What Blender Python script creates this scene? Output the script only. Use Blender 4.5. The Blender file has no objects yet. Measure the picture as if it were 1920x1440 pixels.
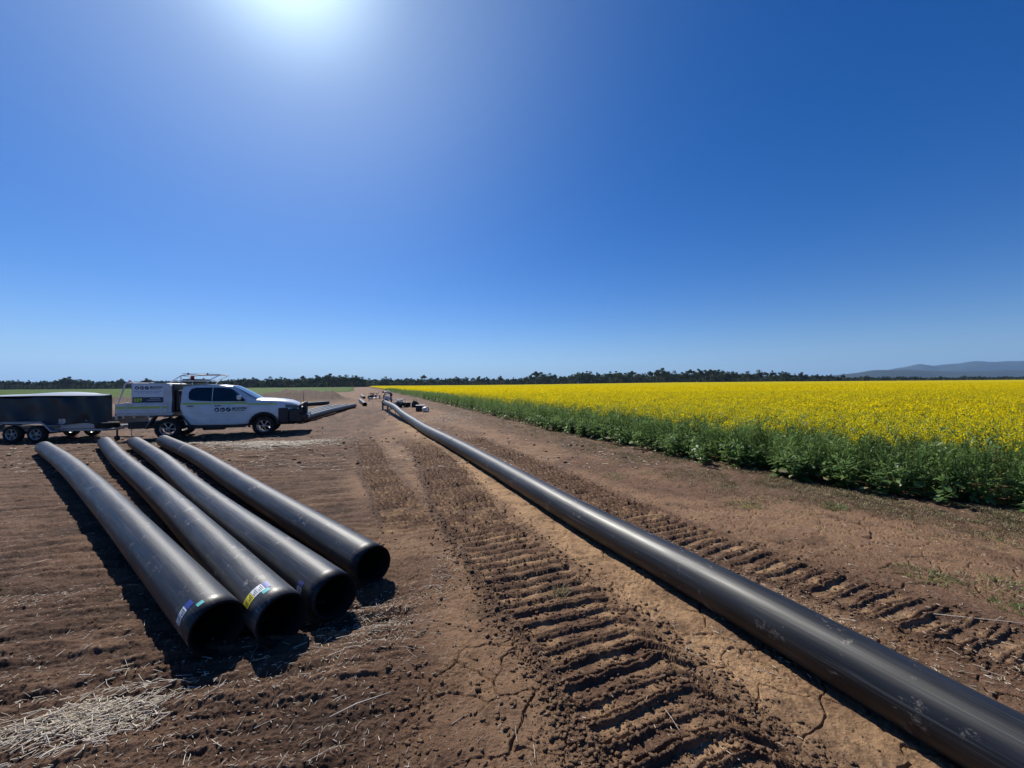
import bpy, math, random
import numpy as np
from mathutils import Matrix, Vector
R = math.radians
random.seed(7)
RS = np.random.RandomState(11)
scn = bpy.context.scene
COL = scn.collection

# ---------------------------------------------------------------- camera
CAMH = 1.75
FPX = 750.0
cam_d = bpy.data.cameras.new("camera"); cam = bpy.data.objects.new("camera", cam_d); COL.objects.link(cam)
cam_d.sensor_width = 36.0; cam_d.lens = 36.0 * FPX / 1920.0
cam_d.clip_start = 0.05; cam_d.clip_end = 40000
cam.matrix_world = Matrix.Translation((0, 0, CAMH)) @ Matrix.Rotation(R(90), 4, 'X') @ Matrix.Rotation(-0.0075, 4, 'Z')
scn.camera = cam
# ---------------------------------------------------------------- sky and sun
SUN_AZ = R(30.0)      # to the left of straight ahead (+Y)
SUN_EL = R(45.0)
sunv = Vector((-math.sin(SUN_AZ) * math.cos(SUN_EL), math.cos(SUN_AZ) * math.cos(SUN_EL), math.sin(SUN_EL)))
GLOW = (.32, 2.5, 11.0); HORI = (17.0, .9); HORIC = (2.0, 4.1, 7.3); SKYTINT = (.80, .85, 1.02)
world = bpy.data.worlds.new("World"); scn.world = world; world.use_nodes = True
wn = world.node_tree.nodes; wl = world.node_tree.links
bg = wn["Background"]; bg.inputs[1].default_value = 0.069
sky = wn.new("ShaderNodeTexSky"); sky.sky_type = 'NISHITA'; sky.sun_disc = False
sky.sun_elevation = SUN_EL; sky.sun_rotation = -SUN_AZ
sky.altitude = 900; sky.air_density = 1.0; sky.dust_density = 0.35; sky.ozone_density = 3.0
hs = wn.new("ShaderNodeHueSaturation"); hs.inputs["Saturation"].default_value = 1.42; hs.inputs["Hue"].default_value = 0.507; wl.new(sky.outputs[0], hs.inputs["Color"])
# bright aureole of forward-scattered light round the sun
wg = wn.new("ShaderNodeNewGeometry"); dt = wn.new("ShaderNodeVectorMath"); dt.operation = 'DOT_PRODUCT'; dt.inputs[1].default_value = sunv
ng = wn.new("ShaderNodeVectorMath"); ng.operation = 'SCALE'; ng.inputs["Scale"].default_value = -1.0
wl.new(wg.outputs["Incoming"], ng.inputs[0]); wl.new(ng.outputs[0], dt.inputs[0])
def wmath(op, a, b):
    q = wn.new("ShaderNodeMath"); q.operation = op
    for i, s_ in enumerate((a, b)):
        if isinstance(s_, float): q.inputs[i].default_value = s_
        else: wl.new(s_, q.inputs[i])
    return q.outputs[0]
dpos = wmath('MAXIMUM', dt.outputs["Value"], 0.0)
gl = wmath('ADD', wmath('MULTIPLY', wmath('POWER', dpos, 5.0), GLOW[0]), wmath('ADD', wmath('MULTIPLY', wmath('POWER', dpos, 13.0), GLOW[1]), wmath('MULTIPLY', wmath('POWER', dpos, 150.0), GLOW[2])))
gc = wn.new("ShaderNodeMix"); gc.data_type = 'RGBA'; gc.blend_type = 'ADD'; gc.inputs[7].default_value = (1.0, 1.22, .92, 1)
wl.new(gl, gc.inputs[0]); wl.new(hs.outputs[0], gc.inputs[6]); gc.clamp_factor = False
# pale blue band of clear air low over the horizon
sxyz = wn.new("ShaderNodeSeparateXYZ"); wl.new(ng.outputs[0], sxyz.inputs[0])
low = wmath('MULTIPLY', wmath('POWER', wmath('SUBTRACT', 1.0, wmath('MAXIMUM', sxyz.outputs[2], 0.0)), HORI[0]), HORI[1])
tint = wn.new("ShaderNodeMix"); tint.data_type = 'RGBA'; tint.blend_type = 'MULTIPLY'; tint.inputs[0].default_value = 1.0; tint.inputs[7].default_value = (*SKYTINT, 1)
wl.new(gc.outputs[2], tint.inputs[6])
hz = wn.new("ShaderNodeMix"); hz.data_type = 'RGBA'; hz.inputs[7].default_value = (*HORIC, 1)
wl.new(low, hz.inputs[0]); wl.new(tint.outputs[2], hz.inputs[6])
wl.new(hz.outputs[2], bg.inputs[0])
sun_d = bpy.data.lights.new("sun", 'SUN'); sun = bpy.data.objects.new("sun", sun_d); COL.objects.link(sun)
sun_d.energy = 5.0; sun_d.angle = R(0.5); sun_d.color = (1.0, 0.95, 0.87)
sun.rotation_euler = sunv.to_track_quat('Z', 'Y').to_euler(); sun.location = (0, 0, 40)
scn.view_settings.view_transform = 'Standard'; scn.view_settings.look = 'None'
scn.view_settings.exposure = 0.42; scn.view_settings.gamma = 1.0
scn.cycles.use_denoising = True
scn.cycles.max_bounces = 6; scn.cycles.transparent_max_bounces = 6
scn.cycles.volume_bounces = 0

# ---------------------------------------------------------------- helpers
def tag(o, label=None, cat=None, group=None, kind=None):
    if label: o['label'] = label
    if cat: o['category'] = cat
    if group: o['group'] = group
    if kind: o['kind'] = kind
    return o

def empty(name, loc=(0, 0, 0), rz=0.0):
    o = bpy.data.objects.new(name, None); COL.objects.link(o)
    o.location = loc; o.rotation_euler = (0, 0, rz); o.empty_display_size = 0.2
    return o

def np_mesh(name, V, Q, mats=None, mi=None, smooth=False, k=4):
    """fast mesh from numpy arrays, every face with k corners"""
    V = np.ascontiguousarray(V, np.float32); Q = np.ascontiguousarray(Q, np.int32)
    me = bpy.data.meshes.new(name)
    me.vertices.add(len(V)); me.vertices.foreach_set("co", V.ravel())
    me.loops.add(Q.size); me.loops.foreach_set("vertex_index", Q.ravel())
    me.polygons.add(len(Q))
    me.polygons.foreach_set("loop_start", np.arange(0, Q.size, k, dtype=np.int32))
    if mats:
        for m in mats: me.materials.append(m)
    if mi is not None: me.polygons.foreach_set("material_index", np.ascontiguousarray(mi, np.int32))
    if smooth: me.polygons.foreach_set("use_smooth", np.ones(len(Q), bool))
    me.update(calc_edges=True)
    return me

def link(name, me, parent=None, loc=None):
    o = bpy.data.objects.new(name, me); COL.objects.link(o)
    if parent is not None: o.parent = parent
    if loc is not None: o.location = loc
    return o

class MB:
    """collects simple solids, builds ONE mesh object"""
    def __init__(s): s.v = []; s.f = []; s.m = []; s.sm = []
    def add(s, vs, fs, m=0, smooth=False):
        b = len(s.v); s.v += [tuple(p) for p in vs]
        for f in fs: s.f.append(tuple(b + i for i in f)); s.m.append(m); s.sm.append(smooth)
        return s
    def box(s, x0, x1, y0, y1, z0, z1, m=0, bev=0.0):
        if bev > 0:
            b = min(bev, (x1 - x0) * .45, (y1 - y0) * .45, (z1 - z0) * .45)
            vs = []; fs = []
            for sx, X in ((-1, x0), (1, x1)):
                for sy, Y in ((-1, y0), (1, y1)):
                    for sz, Z in ((-1, z0), (1, z1)):
                        vs += [(X, Y - sy * b, Z - sz * b), (X - sx * b, Y, Z - sz * b), (X - sx * b, Y - sy * b, Z)]
            def idx(i, j, k, c): return ((i * 2 + j) * 2 + k) * 3 + c
            I = idx
            fs += [(I(0,0,0,0), I(0,0,1,0), I(0,1,1,0), I(0,1,0,0)), (I(1,0,0,0), I(1,1,0,0), I(1,1,1,0), I(1,0,1,0)),
                   (I(0,0,0,1), I(1,0,0,1), I(1,0,1,1), I(0,0,1,1)), (I(0,1,0,1), I(0,1,1,1), I(1,1,1,1), I(1,1,0,1)),
                   (I(0,0,0,2), I(0,1,0,2), I(1,1,0,2), I(1,0,0,2)), (I(0,0,1,2), I(1,0,1,2), I(1,1,1,2), I(0,1,1,2))]
            for i in (0, 1):
                for j in (0, 1):
                    fs.append((I(i,j,0,0), I(i,j,0,1), I(i,j,1,1), I(i,j,1,0)))
                    fs.append((I(i,0,j,0), I(i,0,j,2), I(i,1,j,2), I(i,1,j,0)))
                    fs.append((I(0,i,j,1), I(0,i,j,2), I(1,i,j,2), I(1,i,j,1)))
            for i in (0, 1):
                for j in (0, 1):
                    for k in (0, 1): fs.append((I(i,j,k,0), I(i,j,k,1), I(i,j,k,2)))
            return s.add(vs, fs, m)
        vs = [(x, y, z) for x in (x0, x1) for y in (y0, y1) for z in (z0, z1)]
        return s.add(vs, [(0,1,3,2), (4,6,7,5), (0,4,5,1), (2,3,7,6), (0,2,6,4), (1,5,7,3)], m)
    def tube(s, pts, r, n=10, m=0, cap=True, smooth=True):
        pts = [Vector(p) for p in pts]; rr = r if isinstance(r, (list, tuple)) else [r] * len(pts)
        vs = []; up = None
        for i, p in enumerate(pts):
            a = pts[max(0, i - 1)]; b = pts[min(len(pts) - 1, i + 1)]
            t = (b - a).normalized()
            if up is None:
                up = t.orthogonal().normalized()
            up = (up - t * up.dot(t)).normalized(); sd = t.cross(up)
            for k in range(n):
                a_ = 2 * math.pi * k / n
                vs.append(p + (up * math.cos(a_) + sd * math.sin(a_)) * rr[i])
        fs = []
        for i in range(len(pts) - 1):
            for k in range(n):
                k2 = (k + 1) % n
                fs.append((i*n+k, i*n+k2, (i+1)*n+k2, (i+1)*n+k))
        s.add(vs, fs, m, smooth)
        if cap:
            b = len(s.v) - len(vs)
            s.f.append(tuple(b + k for k in range(n))[::-1]); s.m.append(m); s.sm.append(False)
            s.f.append(tuple(b + (len(pts)-1)*n + k for k in range(n))); s.m.append(m); s.sm.append(False)
        return s
    def lathe(s, prof, n=32, axis='Y', c=(0, 0, 0), m=0, smooth=True):
        vs = []
        for (r, h) in prof:
            for k in range(n):
                a = 2 * math.pi * k / n; ca, sa = math.cos(a) * r, math.sin(a) * r
                p = {'Y': (ca, h, sa), 'Z': (ca, sa, h), 'X': (h, ca, sa)}[axis]
                vs.append((p[0] + c[0], p[1] + c[1], p[2] + c[2]))
        fs = []
        for i in range(len(prof) - 1):
            for k in range(n):
                k2 = (k + 1) % n
                fs.append((i*n+k, i*n+k2, (i+1)*n+k2, (i+1)*n+k))
        return s.add(vs, fs, m, smooth)
    def prism(s, poly, y0, y1, m=0):
        """polygon in x,z extruded along y"""
        n = len(poly)
        vs = [(x, y0, z) for x, z in poly] + [(x, y1, z) for x, z in poly]
        fs = [tuple(range(n)), tuple(range(2*n-1, n-1, -1))]
        fs += [(i, (i+1) % n, n + (i+1) % n, n + i) for i in range(n)]
        return s.add(vs, fs, m)
    def build(s, name, mats, parent=None):
        me = bpy.data.meshes.new(name); me.from_pydata([tuple(v) for v in s.v], [], s.f)
        for mm in (mats if isinstance(mats, (list, tuple)) else [mats]): me.materials.append(mm)
        me.polygons.foreach_set("material_index", s.m); me.polygons.foreach_set("use_smooth", s.sm)
        me.update()
        import bmesh
        bm = bmesh.new(); bm.from_mesh(me); bmesh.ops.recalc_face_normals(bm, faces=bm.faces); bm.to_mesh(me); bm.free()
        return link(name, me, parent)

def mat(name, col, rough=0.6, metal=0.0, spec=0.5, var=0.0, scale=8.0, bump=0.0, bscale=40.0, dirt=None, dscale=3.0, damt=0.0, coat=0.0):
    m = bpy.data.materials.new(name); m.use_nodes = True
    n = m.node_tree.nodes; l = m.node_tree.links; b = n["Principled BSDF"]
    b.inputs["Base Color"].default_value = (*col, 1); b.inputs["Roughness"].default_value = rough
    b.inputs["Metallic"].default_value = metal; b.inputs["Specular IOR Level"].default_value = spec
    if coat: b.inputs["Coat Weight"].default_value = coat; b.inputs["Coat Roughness"].default_value = 0.05
    tc = n.new("ShaderNodeTexCoord")
    src = None
    if var > 0:
        nz = n.new("ShaderNodeTexNoise"); nz.inputs["Scale"].default_value = scale; nz.inputs["Detail"].default_value = 6
        l.new(tc.outputs["Object"], nz.inputs["Vector"])
        mx = n.new("ShaderNodeMix"); mx.data_type = 'RGBA'
        mx.inputs[6].default_value = (*[c * (1 - var) for c in col], 1); mx.inputs[7].default_value = (*[min(1, c * (1 + var)) for c in col], 1)
        l.new(nz.outputs[0], mx.inputs[0]); l.new(mx.outputs[2], b.inputs["Base Color"]); src = mx.outputs[2]
    if dirt is not None:
        nz = n.new("ShaderNodeTexNoise"); nz.inputs["Scale"].default_value = dscale; nz.inputs["Detail"].default_value = 8; nz.inputs["Roughness"].default_value = 0.65
        l.new(tc.outputs["Object"], nz.inputs["Vector"])
        rp = n.new("ShaderNodeValToRGB"); rp.color_ramp.elements[0].position = 0.45; rp.color_ramp.elements[1].position = 0.7
        rp.color_ramp.elements[1].color = (damt, damt, damt, 1); l.new(nz.outputs[0], rp.inputs[0])
        mx = n.new("ShaderNodeMix"); mx.data_type = 'RGBA'; mx.inputs[7].default_value = (*dirt, 1)
        if src: l.new(src, mx.inputs[6])
        else: mx.inputs[6].default_value = (*col, 1)
        l.new(rp.outputs[0], mx.inputs[0]); l.new(mx.outputs[2], b.inputs["Base Color"])
    if bump > 0:
        nz = n.new("ShaderNodeTexNoise"); nz.inputs["Scale"].default_value = bscale; nz.inputs["Detail"].default_value = 5
        l.new(tc.outputs["Object"], nz.inputs["Vector"])
        bp = n.new("ShaderNodeBump"); bp.inputs["Strength"].default_value = bump; bp.inputs["Distance"].default_value = 0.02
        l.new(nz.outputs[0], bp.inputs["Height"]); l.new(bp.outputs[0], b.inputs["Normal"])
    return m

def leaf_mat(name, c1, c2, trans=0.45, scale=3.0, rough=0.5, gloss=0.12):
    m = bpy.data.materials.new(name); m.use_nodes = True
    n = m.node_tree.nodes; l = m.node_tree.links; out = n["Material Output"]; n.remove(n["Principled BSDF"])
    tc = n.new("ShaderNodeTexCoord"); nz = n.new("ShaderNodeTexNoise"); nz.inputs["Scale"].default_value = scale; nz.inputs["Detail"].default_value = 3
    l.new(tc.outputs["Object"], nz.inputs["Vector"])
    rp = n.new("ShaderNodeValToRGB"); rp.color_ramp.elements[0].position = 0.35; rp.color_ramp.elements[1].position = 0.65
    rp.color_ramp.elements[0].color = (*c1, 1); rp.color_ramp.elements[1].color = (*c2, 1); l.new(nz.outputs[0], rp.inputs[0])
    d = n.new("ShaderNodeBsdfDiffuse"); t = n.new("ShaderNodeBsdfTranslucent"); g = n.new("ShaderNodeBsdfGlossy")
    g.inputs["Roughness"].default_value = rough; g.inputs["Color"].default_value = (.8, .8, .8, 1)
    l.new(rp.outputs[0], d.inputs[0]); l.new(rp.outputs[0], t.inputs[0])
    a = n.new("ShaderNodeMixShader"); a.inputs[0].default_value = trans; l.new(d.outputs[0], a.inputs[1]); l.new(t.outputs[0], a.inputs[2])
    b = n.new("ShaderNodeMixShader"); b.inputs[0].default_value = gloss; l.new(a.outputs[0], b.inputs[1]); l.new(g.outputs[0], b.inputs[2])
    l.new(b.outputs[0], out.inputs[0])
    return m

# ---------------------------------------------------------------- numpy noise
def _h(ix, iy, seed):
    h = (ix.astype(np.int64) * 374761393 + iy.astype(np.int64) * 668265263 + seed * 974711) & 0xffffffff
    h = ((h ^ (h >> 13)) * 1274126177) & 0xffffffff
    return (h ^ (h >> 16)) / 4294967296.0
def gn(x, y, seed=0):
    """gradient noise about -1..1"""
    x = np.asarray(x, float); y = np.asarray(y, float)
    ix = np.floor(x); iy = np.floor(y); fx = x - ix; fy = y - iy
    def g(dx, dy):
        a = _h(ix + dx, iy + dy, seed) * 2 * np.pi
        return np.cos(a) * (fx - dx) + np.sin(a) * (fy - dy)
    u = fx * fx * fx * (fx * (fx * 6 - 15) + 10); v = fy * fy * fy * (fy * (fy * 6 - 15) + 10)
    return ((g(0, 0) * (1 - u) + g(1, 0) * u) * (1 - v) + (g(0, 1) * (1 - u) + g(1, 1) * u) * v) * 1.5
def fbm(x, y, seed=0, oct=4):
    s = 0; a = 1; t = 0
    for o in range(oct):
        s = s + a * gn(x * 2 ** o, y * 2 ** o, seed + o * 7); t += a; a *= .5
    return s / t
def sstep(a, b, x):
    t = np.clip((x - a) / (b - a), 0, 1); return t * t * (3 - 2 * t)
def crackdist(x, y, seed=3):
    """distance to voronoi cell edges"""
    x = np.asarray(x, float); y = np.asarray(y, float)
    ix = np.floor(x); iy = np.floor(y)
    d1 = np.full(x.shape, 9.); d2 = np.full(x.shape, 9.)
    for dx in (-1, 0, 1):
        for dy in (-1, 0, 1):
            px = ix + dx + _h(ix + dx, iy + dy, seed); py = iy + dy + _h(ix + dx, iy + dy, seed + 50)
            d = np.hypot(px - x, py - y)
            n1 = np.minimum(d1, d); d2 = np.minimum(np.maximum(d1, d), d2); d1 = n1
    return d2 - d1

# ---------------------------------------------------------------- lie of the land
EDGE_Y = np.array([-6, 2, 5.38, 6.44, 9.0, 13.8, 26, 47, 700.])
EDGE_X = np.array([14, 10.2, 6.83, 5.6, 4.3, 2.2, -2.3, -10.1, -258.])
def crop_edge(y): return np.interp(y, EDGE_Y, EDGE_X)
TRK = {
 'A': (np.array([-3, 0.5, 1.82, 2.47, 3.45, 4.7, 6.3, 9.4, 14, 22]), np.array([2.6, 1.33, .86, .66, .25, -.28, -.85, -1.8, -3.6, -6.9])),
 'B': (np.array([-3, 3.5, 5.25, 6.3, 8, 10, 14, 22]), np.array([1.5, -.7, -1.4, -1.85, -2.7, -3.5, -5.2, -8.6])),
 'C': (np.array([-3, 1.5, 2.59, 3.16, 4.5, 5.86, 8.6, 12, 18, 30]), np.array([6.6, 4.2, 3.3, 2.9, 2.03, 1.48, .46, -.9, -3.2, -7.9])),
}
def base_h(x, y):
    """gentle large-scale terrain"""
    x = np.asarray(x, float); y = np.asarray(y, float)
    dip = sstep(11.6, 14.2, y) * sstep(-4, -8, x) * (1 - sstep(20, 32, y))
    z = -0.18 * dip - 0.08 * dip * sstep(-13, -15.5, x)
    u = x / np.maximum(y, 5)
    z = z + 1.1 * sstep(-.1, .5, u) * sstep(60, 320, y)
    m = sstep(40, 47, y) * (1 - sstep(50, 58, y)) * sstep(-1.25, -1.0, u) * (1 - sstep(-.46, -.395, u))
    z = z + m * (.42 + .45 * sstep(-.8, -.5, u)) * (1 + 1.1 * fbm(x * .3, y * .35, 21, 5) + .55 * np.abs(fbm(x * 1.3, y * 1.1, 22, 4)))
    z = z + 0.12 * fbm(x * .05, y * .05, 5, 2) * sstep(15, 40, y)
    return z
def track_terms(x, y):
    dz = np.zeros_like(x); dark = np.zeros_like(x); light = np.zeros_like(x); flat = np.ones_like(x); berm_t = np.zeros_like(x)
    for key, w, pitch, amp in (('A', .82, .128, 1.0), ('B', .60, .13, 1.0), ('C', .62, .13, 1.0)):
        ty, tx = TRK[key]
        c = np.interp(y, ty, tx); sl = (np.interp(y + .25, ty, tx) - np.interp(y - .25, ty, tx)) / .5
        sec = np.sqrt(1 + sl * sl)
        t = (x - c) / sec + .025 * gn(y * 1.3, x * 0 + 3, 31)             # lateral
        s = (y - (x - c) * .34) / 1.06 * (1 + .08 * (key == 'C'))                  # along; the lips stay square to the general heading
        half = w / 2 + .03 * gn(s * 2.1, t * 0 + 9, 33)
        ins = 1 - sstep(half - .03, half + .02, np.abs(t))
        fade = amp * np.ones_like(x)
        if key == 'B': fade = fade * sstep(4.4, 5.2, y) * (1 - sstep(12, 18, y))
        if key == 'A': fade = fade * (1 - sstep(10, 16, y))
        if key == 'C': fade = fade * (1 - sstep(14, 22, y))
        hook = np.maximum(0, t - half + .13) if key == 'A' else 0 * t
        ph = (s + 1.05 * hook * sstep(3.6, 2.6, y) + .035 * gn(t * 2.2, s * 1.5, 37) + .012 * gn(t * 9, s * 7, 38)) / pitch
        f = ph - np.floor(ph)
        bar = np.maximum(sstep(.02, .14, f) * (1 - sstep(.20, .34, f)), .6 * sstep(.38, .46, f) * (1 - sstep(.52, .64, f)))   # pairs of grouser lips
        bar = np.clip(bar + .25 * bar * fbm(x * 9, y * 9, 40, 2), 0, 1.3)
        brk = .30 + .70 * sstep(-.40, .05, fbm(x * 2.6, y * 2.6, 41, 3) + .25)
        alt = .5 + .6 * _h(np.floor(ph), np.zeros_like(ph), 77)
        crumb = .6 * fbm(x * 20, y * 20, 43, 3) + .55 * np.abs(gn(x * 48, y * 48, 44)) + .3 * gn(x * 90, y * 90, 46)
        near = 1 - sstep(3.8, 7.5, y)
        boost = 1 + .9 * sstep(3.2, 6.5, y)
        dz += boost * fade * ins * (-.014 + .029 * bar * brk * alt + (.004 + .013 * bar) * crumb * near + .012 * fbm(x * 3, y * 3, 45, 2))
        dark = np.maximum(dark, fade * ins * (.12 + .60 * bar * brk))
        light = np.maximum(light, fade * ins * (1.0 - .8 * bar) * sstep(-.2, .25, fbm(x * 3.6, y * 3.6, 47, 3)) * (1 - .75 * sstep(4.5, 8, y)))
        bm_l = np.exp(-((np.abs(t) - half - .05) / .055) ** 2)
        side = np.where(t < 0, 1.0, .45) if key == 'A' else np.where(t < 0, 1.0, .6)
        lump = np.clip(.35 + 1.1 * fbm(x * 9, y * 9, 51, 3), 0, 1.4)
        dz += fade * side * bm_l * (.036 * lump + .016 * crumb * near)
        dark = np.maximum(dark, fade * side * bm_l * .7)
        flat *= 1 - np.clip(ins * fade + bm_l * fade * side, 0, 1)
    return dz, dark, light, flat
def height(x, y, masks=False):
    x = np.asarray(x, float); y = np.asarray(y, float)
    z = base_h(x, y)
    dz, dark, light, flat = track_terms(x, y)
    far = sstep(12, 40, y)
    z = z + dz
    z = z + flat * (.022 * fbm(x * .7, y * .7, 61, 3) + .010 * fbm(x * 3.5, y * 3.5, 63, 3) + .008 * fbm(x * 14, y * 14, 65, 3) * (1 - sstep(6, 12, y)) + .005 * (gn(x * 42, y * 42, 66) + .7 * gn(x * 85, y * 85, 67)) * (1 - sstep(4, 8, y)) * (.45 + sstep(-.1, .3, fbm(x * 1.6, y * 1.6, 68, 3))) + .006 * np.abs(gn(x * 7, y * 7, 69)))
    # rough torn ground on the left
    px = np.interp(y, [0, 3, 7, 13, 30], [-.2, -.6, -2.8, -4.6, -9.])
    rough = sstep(px + .3, px - .5, x) * (1 - .8 * sstep(25, 40, y))
    ang = .22
    xr = x * math.cos(ang) + y * math.sin(ang); yr = -x * math.sin(ang) + y * math.cos(ang)
    fur = fbm(xr * 1.1, yr * 6.5, 71, 4)
    z = z + rough * (.060 * fur + .016 * np.abs(fbm(xr * 4, yr * 14, 75, 3)) + (1 - sstep(5, 10, y)) * .008 * np.abs(gn(x * 24, y * 30, 76)))
    # clumpy strip between track C and the crop
    eg = crop_edge(y)
    weeds = sstep(-2.6, -1.6, x - eg) * (1 - sstep(.0, .6, x - eg))
    z = z + weeds * (.03 * np.clip(fbm(x * 2.2, y * 2.2, 81, 4) + .15, 0, 1) + .012 * fbm(x * 14, y * 14, 83, 2) * (1 - far))
    # drying cracks
    cx = x + .12 * fbm(x * 3, y * 3, 91, 3); cy = y + .12 * fbm(x * 3, y * 3, 93, 3)
    cd = crackdist(cx * 3.3, cy * 3.3)
    cmask = sstep(-.25, .1, fbm(x * .9, y * .9, 95, 2) + .2) * flat * (1 - rough) * (1 - weeds) * (1 - sstep(7, 12, y))
    crack = (1 - sstep(.010, .040, cd)) * cmask * sstep(-.5, -.15, fbm(x * 2.3, y * 2.3, 94, 2))
    cd2 = crackdist(cx * 7.0 + 5, cy * 7.0, 9)
    crack2 = (1 - sstep(.02, .09, cd2)) * cmask * sstep(.1, .4, fbm(x * 1.3 + 9, y * 1.3, 97, 2)) * .4
    z = z - .026 * crack - .013 * crack2
    if not masks: return z
    compact = flat * sstep(.0, .4, fbm(x * .8, y * .5, 101, 3) + .25) * (1 - rough) * (1 - weeds)
    pipe_x = 2.05 - .405 * (y - 1.88)
    strip = np.exp(-((x - pipe_x + .42) / .33) ** 2) * flat * (1 - sstep(12, 25, y))
    mu = x / np.maximum(y, 5); mound = sstep(38, 45, y) * (1 - sstep(56, 60, y)) * (1 - sstep(-.46, -.385, mu)) * sstep(5, 6, y)
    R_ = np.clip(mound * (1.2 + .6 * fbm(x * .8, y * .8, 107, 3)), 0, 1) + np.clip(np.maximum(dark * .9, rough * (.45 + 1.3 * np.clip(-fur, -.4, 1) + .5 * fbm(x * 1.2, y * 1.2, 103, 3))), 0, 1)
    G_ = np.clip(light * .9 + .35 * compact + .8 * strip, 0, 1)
    B_ = np.clip(weeds * (.65 + 1.1 * fbm(x * 1.5, y * 1.5, 105, 3)), 0, 1)
    return z, np.clip(R_, 0, 1), G_ * (1 - mound), B_, crack

def gz(x, y): return float(height(np.array([float(x)]), np.array([float(y)]))[0])

# ---------------------------------------------------------------- ground sheet
def make_ground():
    v = np.linspace(1.30, .05, 640)
    near_rows = CAMH / v[CAMH / v < 5.4]; mid_rows = np.arange(near_rows[-1] + .034, 13.0, .034); last = CAMH / v[CAMH / v > 13.02]
    rows = np.concatenate([np.linspace(-5, CAMH / 1.30 - .03, 40), near_rows, mid_rows, last, np.geomspace(36, 9000, 130)])
    uu = np.concatenate([np.linspace(-3, -1.42, 40)[:-1], np.linspace(-1.42, 1.42, 1060), np.linspace(1.42, 3, 40)[1:]])
    Y, U = np.meshgrid(rows, uu, indexing='ij')
    X = U * np.sqrt(np.maximum(Y, 0) ** 2 + .6)
    X = X * (1 + .35 * np.clip(-Y, 0, 9))
    z, r, g, b, ck = height(X.ravel(), Y.ravel(), True)
    V = np.stack([X.ravel(), Y.ravel(), z], 1)
    nr, nc = X.shape
    i = np.arange(nr - 1)[:, None] * nc + np.arange(nc - 1)[None, :]
    Q = np.stack([i, i + 1, i + nc + 1, i + nc], -1).reshape(-1, 4)
    me = np_mesh("ground", V, Q, [ground_mat()], smooth=True)
    at = me.color_attributes.new("soil", 'FLOAT_COLOR', 'POINT')
    at.data.foreach_set("color", np.stack([r, g, b, np.ones_like(r)], 1).astype(np.float32).ravel())
    return tag(link("ground", me), kind='structure')

def ground_mat():
    m = bpy.data.materials.new("bare_soil"); m.use_nodes = True
    n = m.node_tree.nodes; l = m.node_tree.links; b = n["Principled BSDF"]
    b.inputs["Roughness"].default_value = 0.9; b.inputs["Specular IOR Level"].default_value = 0.15
    tc = n.new("ShaderNodeTexCoord")
    def noise(sc, det=6, rough=.6, sx=1, sy=1):
        mp = n.new("ShaderNodeMapping"); mp.inputs["Scale"].default_value = (sx, sy, 1)
        l.new(tc.outputs["Object"], mp.inputs[0])
        z = n.new("ShaderNodeTexNoise"); z.inputs["Scale"].default_value = sc; z.inputs["Detail"].default_value = det; z.inputs["Roughness"].default_value = rough
        l.new(mp.outputs[0], z.inputs["Vector"]); return z.outputs[0]
    def ramp(x, p0, p1, lo=0., hi=1.):
        r = n.new("ShaderNodeMapRange"); r.inputs[1].default_value = p0; r.inputs[2].default_value = p1; r.inputs[3].default_value = lo; r.inputs[4].default_value = hi
        r.interpolation_type = 'SMOOTHSTEP'; l.new(x, r.inputs[0]); return r.outputs[0]
    def mul(a, c):
        q = n.new("ShaderNodeMath"); q.operation = 'MULTIPLY'; l.new(a, q.inputs[0])
        if isinstance(c, float): q.inputs[1].default_value = c
        else: l.new(c, q.inputs[1])
        return q.outputs[0]
    def add(a, c):
        q = n.new("ShaderNodeMath"); q.operation = 'ADD'; q.use_clamp = False; l.new(a, q.inputs[0])
        if isinstance(c, float): q.inputs[1].default_value = c
        else: l.new(c, q.inputs[1])
        return q.outputs[0]
    def mixc(f, a, c):
        x = n.new("ShaderNodeMix"); x.data_type = 'RGBA'; l.new(f, x.inputs[0])
        for i, s_ in ((6, a), (7, c)):
            if isinstance(s_, tuple): x.inputs[i].default_value = (*s_, 1)
            else: l.new(s_, x.inputs[i])
        return x.outputs[2]
    va = n.new("ShaderNodeVertexColor"); va.layer_name = "soil"
    sp = n.new("ShaderNodeSeparateColor"); l.new(va.outputs[0], sp.inputs[0])
    base = mixc(ramp(noise(.9, 6), .35, .65), SOIL_A, SOIL_B)
    base = mixc(ramp(noise(.12, 5), .4, .62, 0, .7), base, SOIL_C)
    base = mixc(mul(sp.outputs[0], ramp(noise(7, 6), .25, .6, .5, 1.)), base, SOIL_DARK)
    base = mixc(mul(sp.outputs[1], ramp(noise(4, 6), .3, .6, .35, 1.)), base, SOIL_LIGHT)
    base = mixc(mul(sp.outputs[2], ramp(noise(5, 6), .3, .6, .2, .9)), base, SOIL_WEED)
    base = mixc(ramp(noise(2.2, 8, .72), .50, .66, 0, .60), base, SOIL_DARK)
    base = mixc(ramp(noise(28, 5, .7), .50, .70, 0, .55), base, SOIL_DARK)
    base = mixc(ramp(noise(14, 4, .7, 1, .4), .58, .68, 0, .35), base, SOIL_PALE)
    base = mixc(ramp(noise(55, 4, .75), .60, .74, 0, .55), base, SOIL_PALE)
    base = mixc(ramp(noise(30, 3, .7, 1, .35), .66, .74, 0, .5), base, (.36, .29, .21))
    l.new(base, b.inputs["Base Color"])
    h = add(mul(noise(18, 8, .7), .5), mul(noise(75, 5, .7), .28))
    bp = n.new("ShaderNodeBump"); bp.inputs["Strength"].default_value = 1.0; bp.inputs["Distance"].default_value = .045
    l.new(h, bp.inputs["Height"]); l.new(bp.outputs[0], b.inputs["Normal"])
    return m
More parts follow.
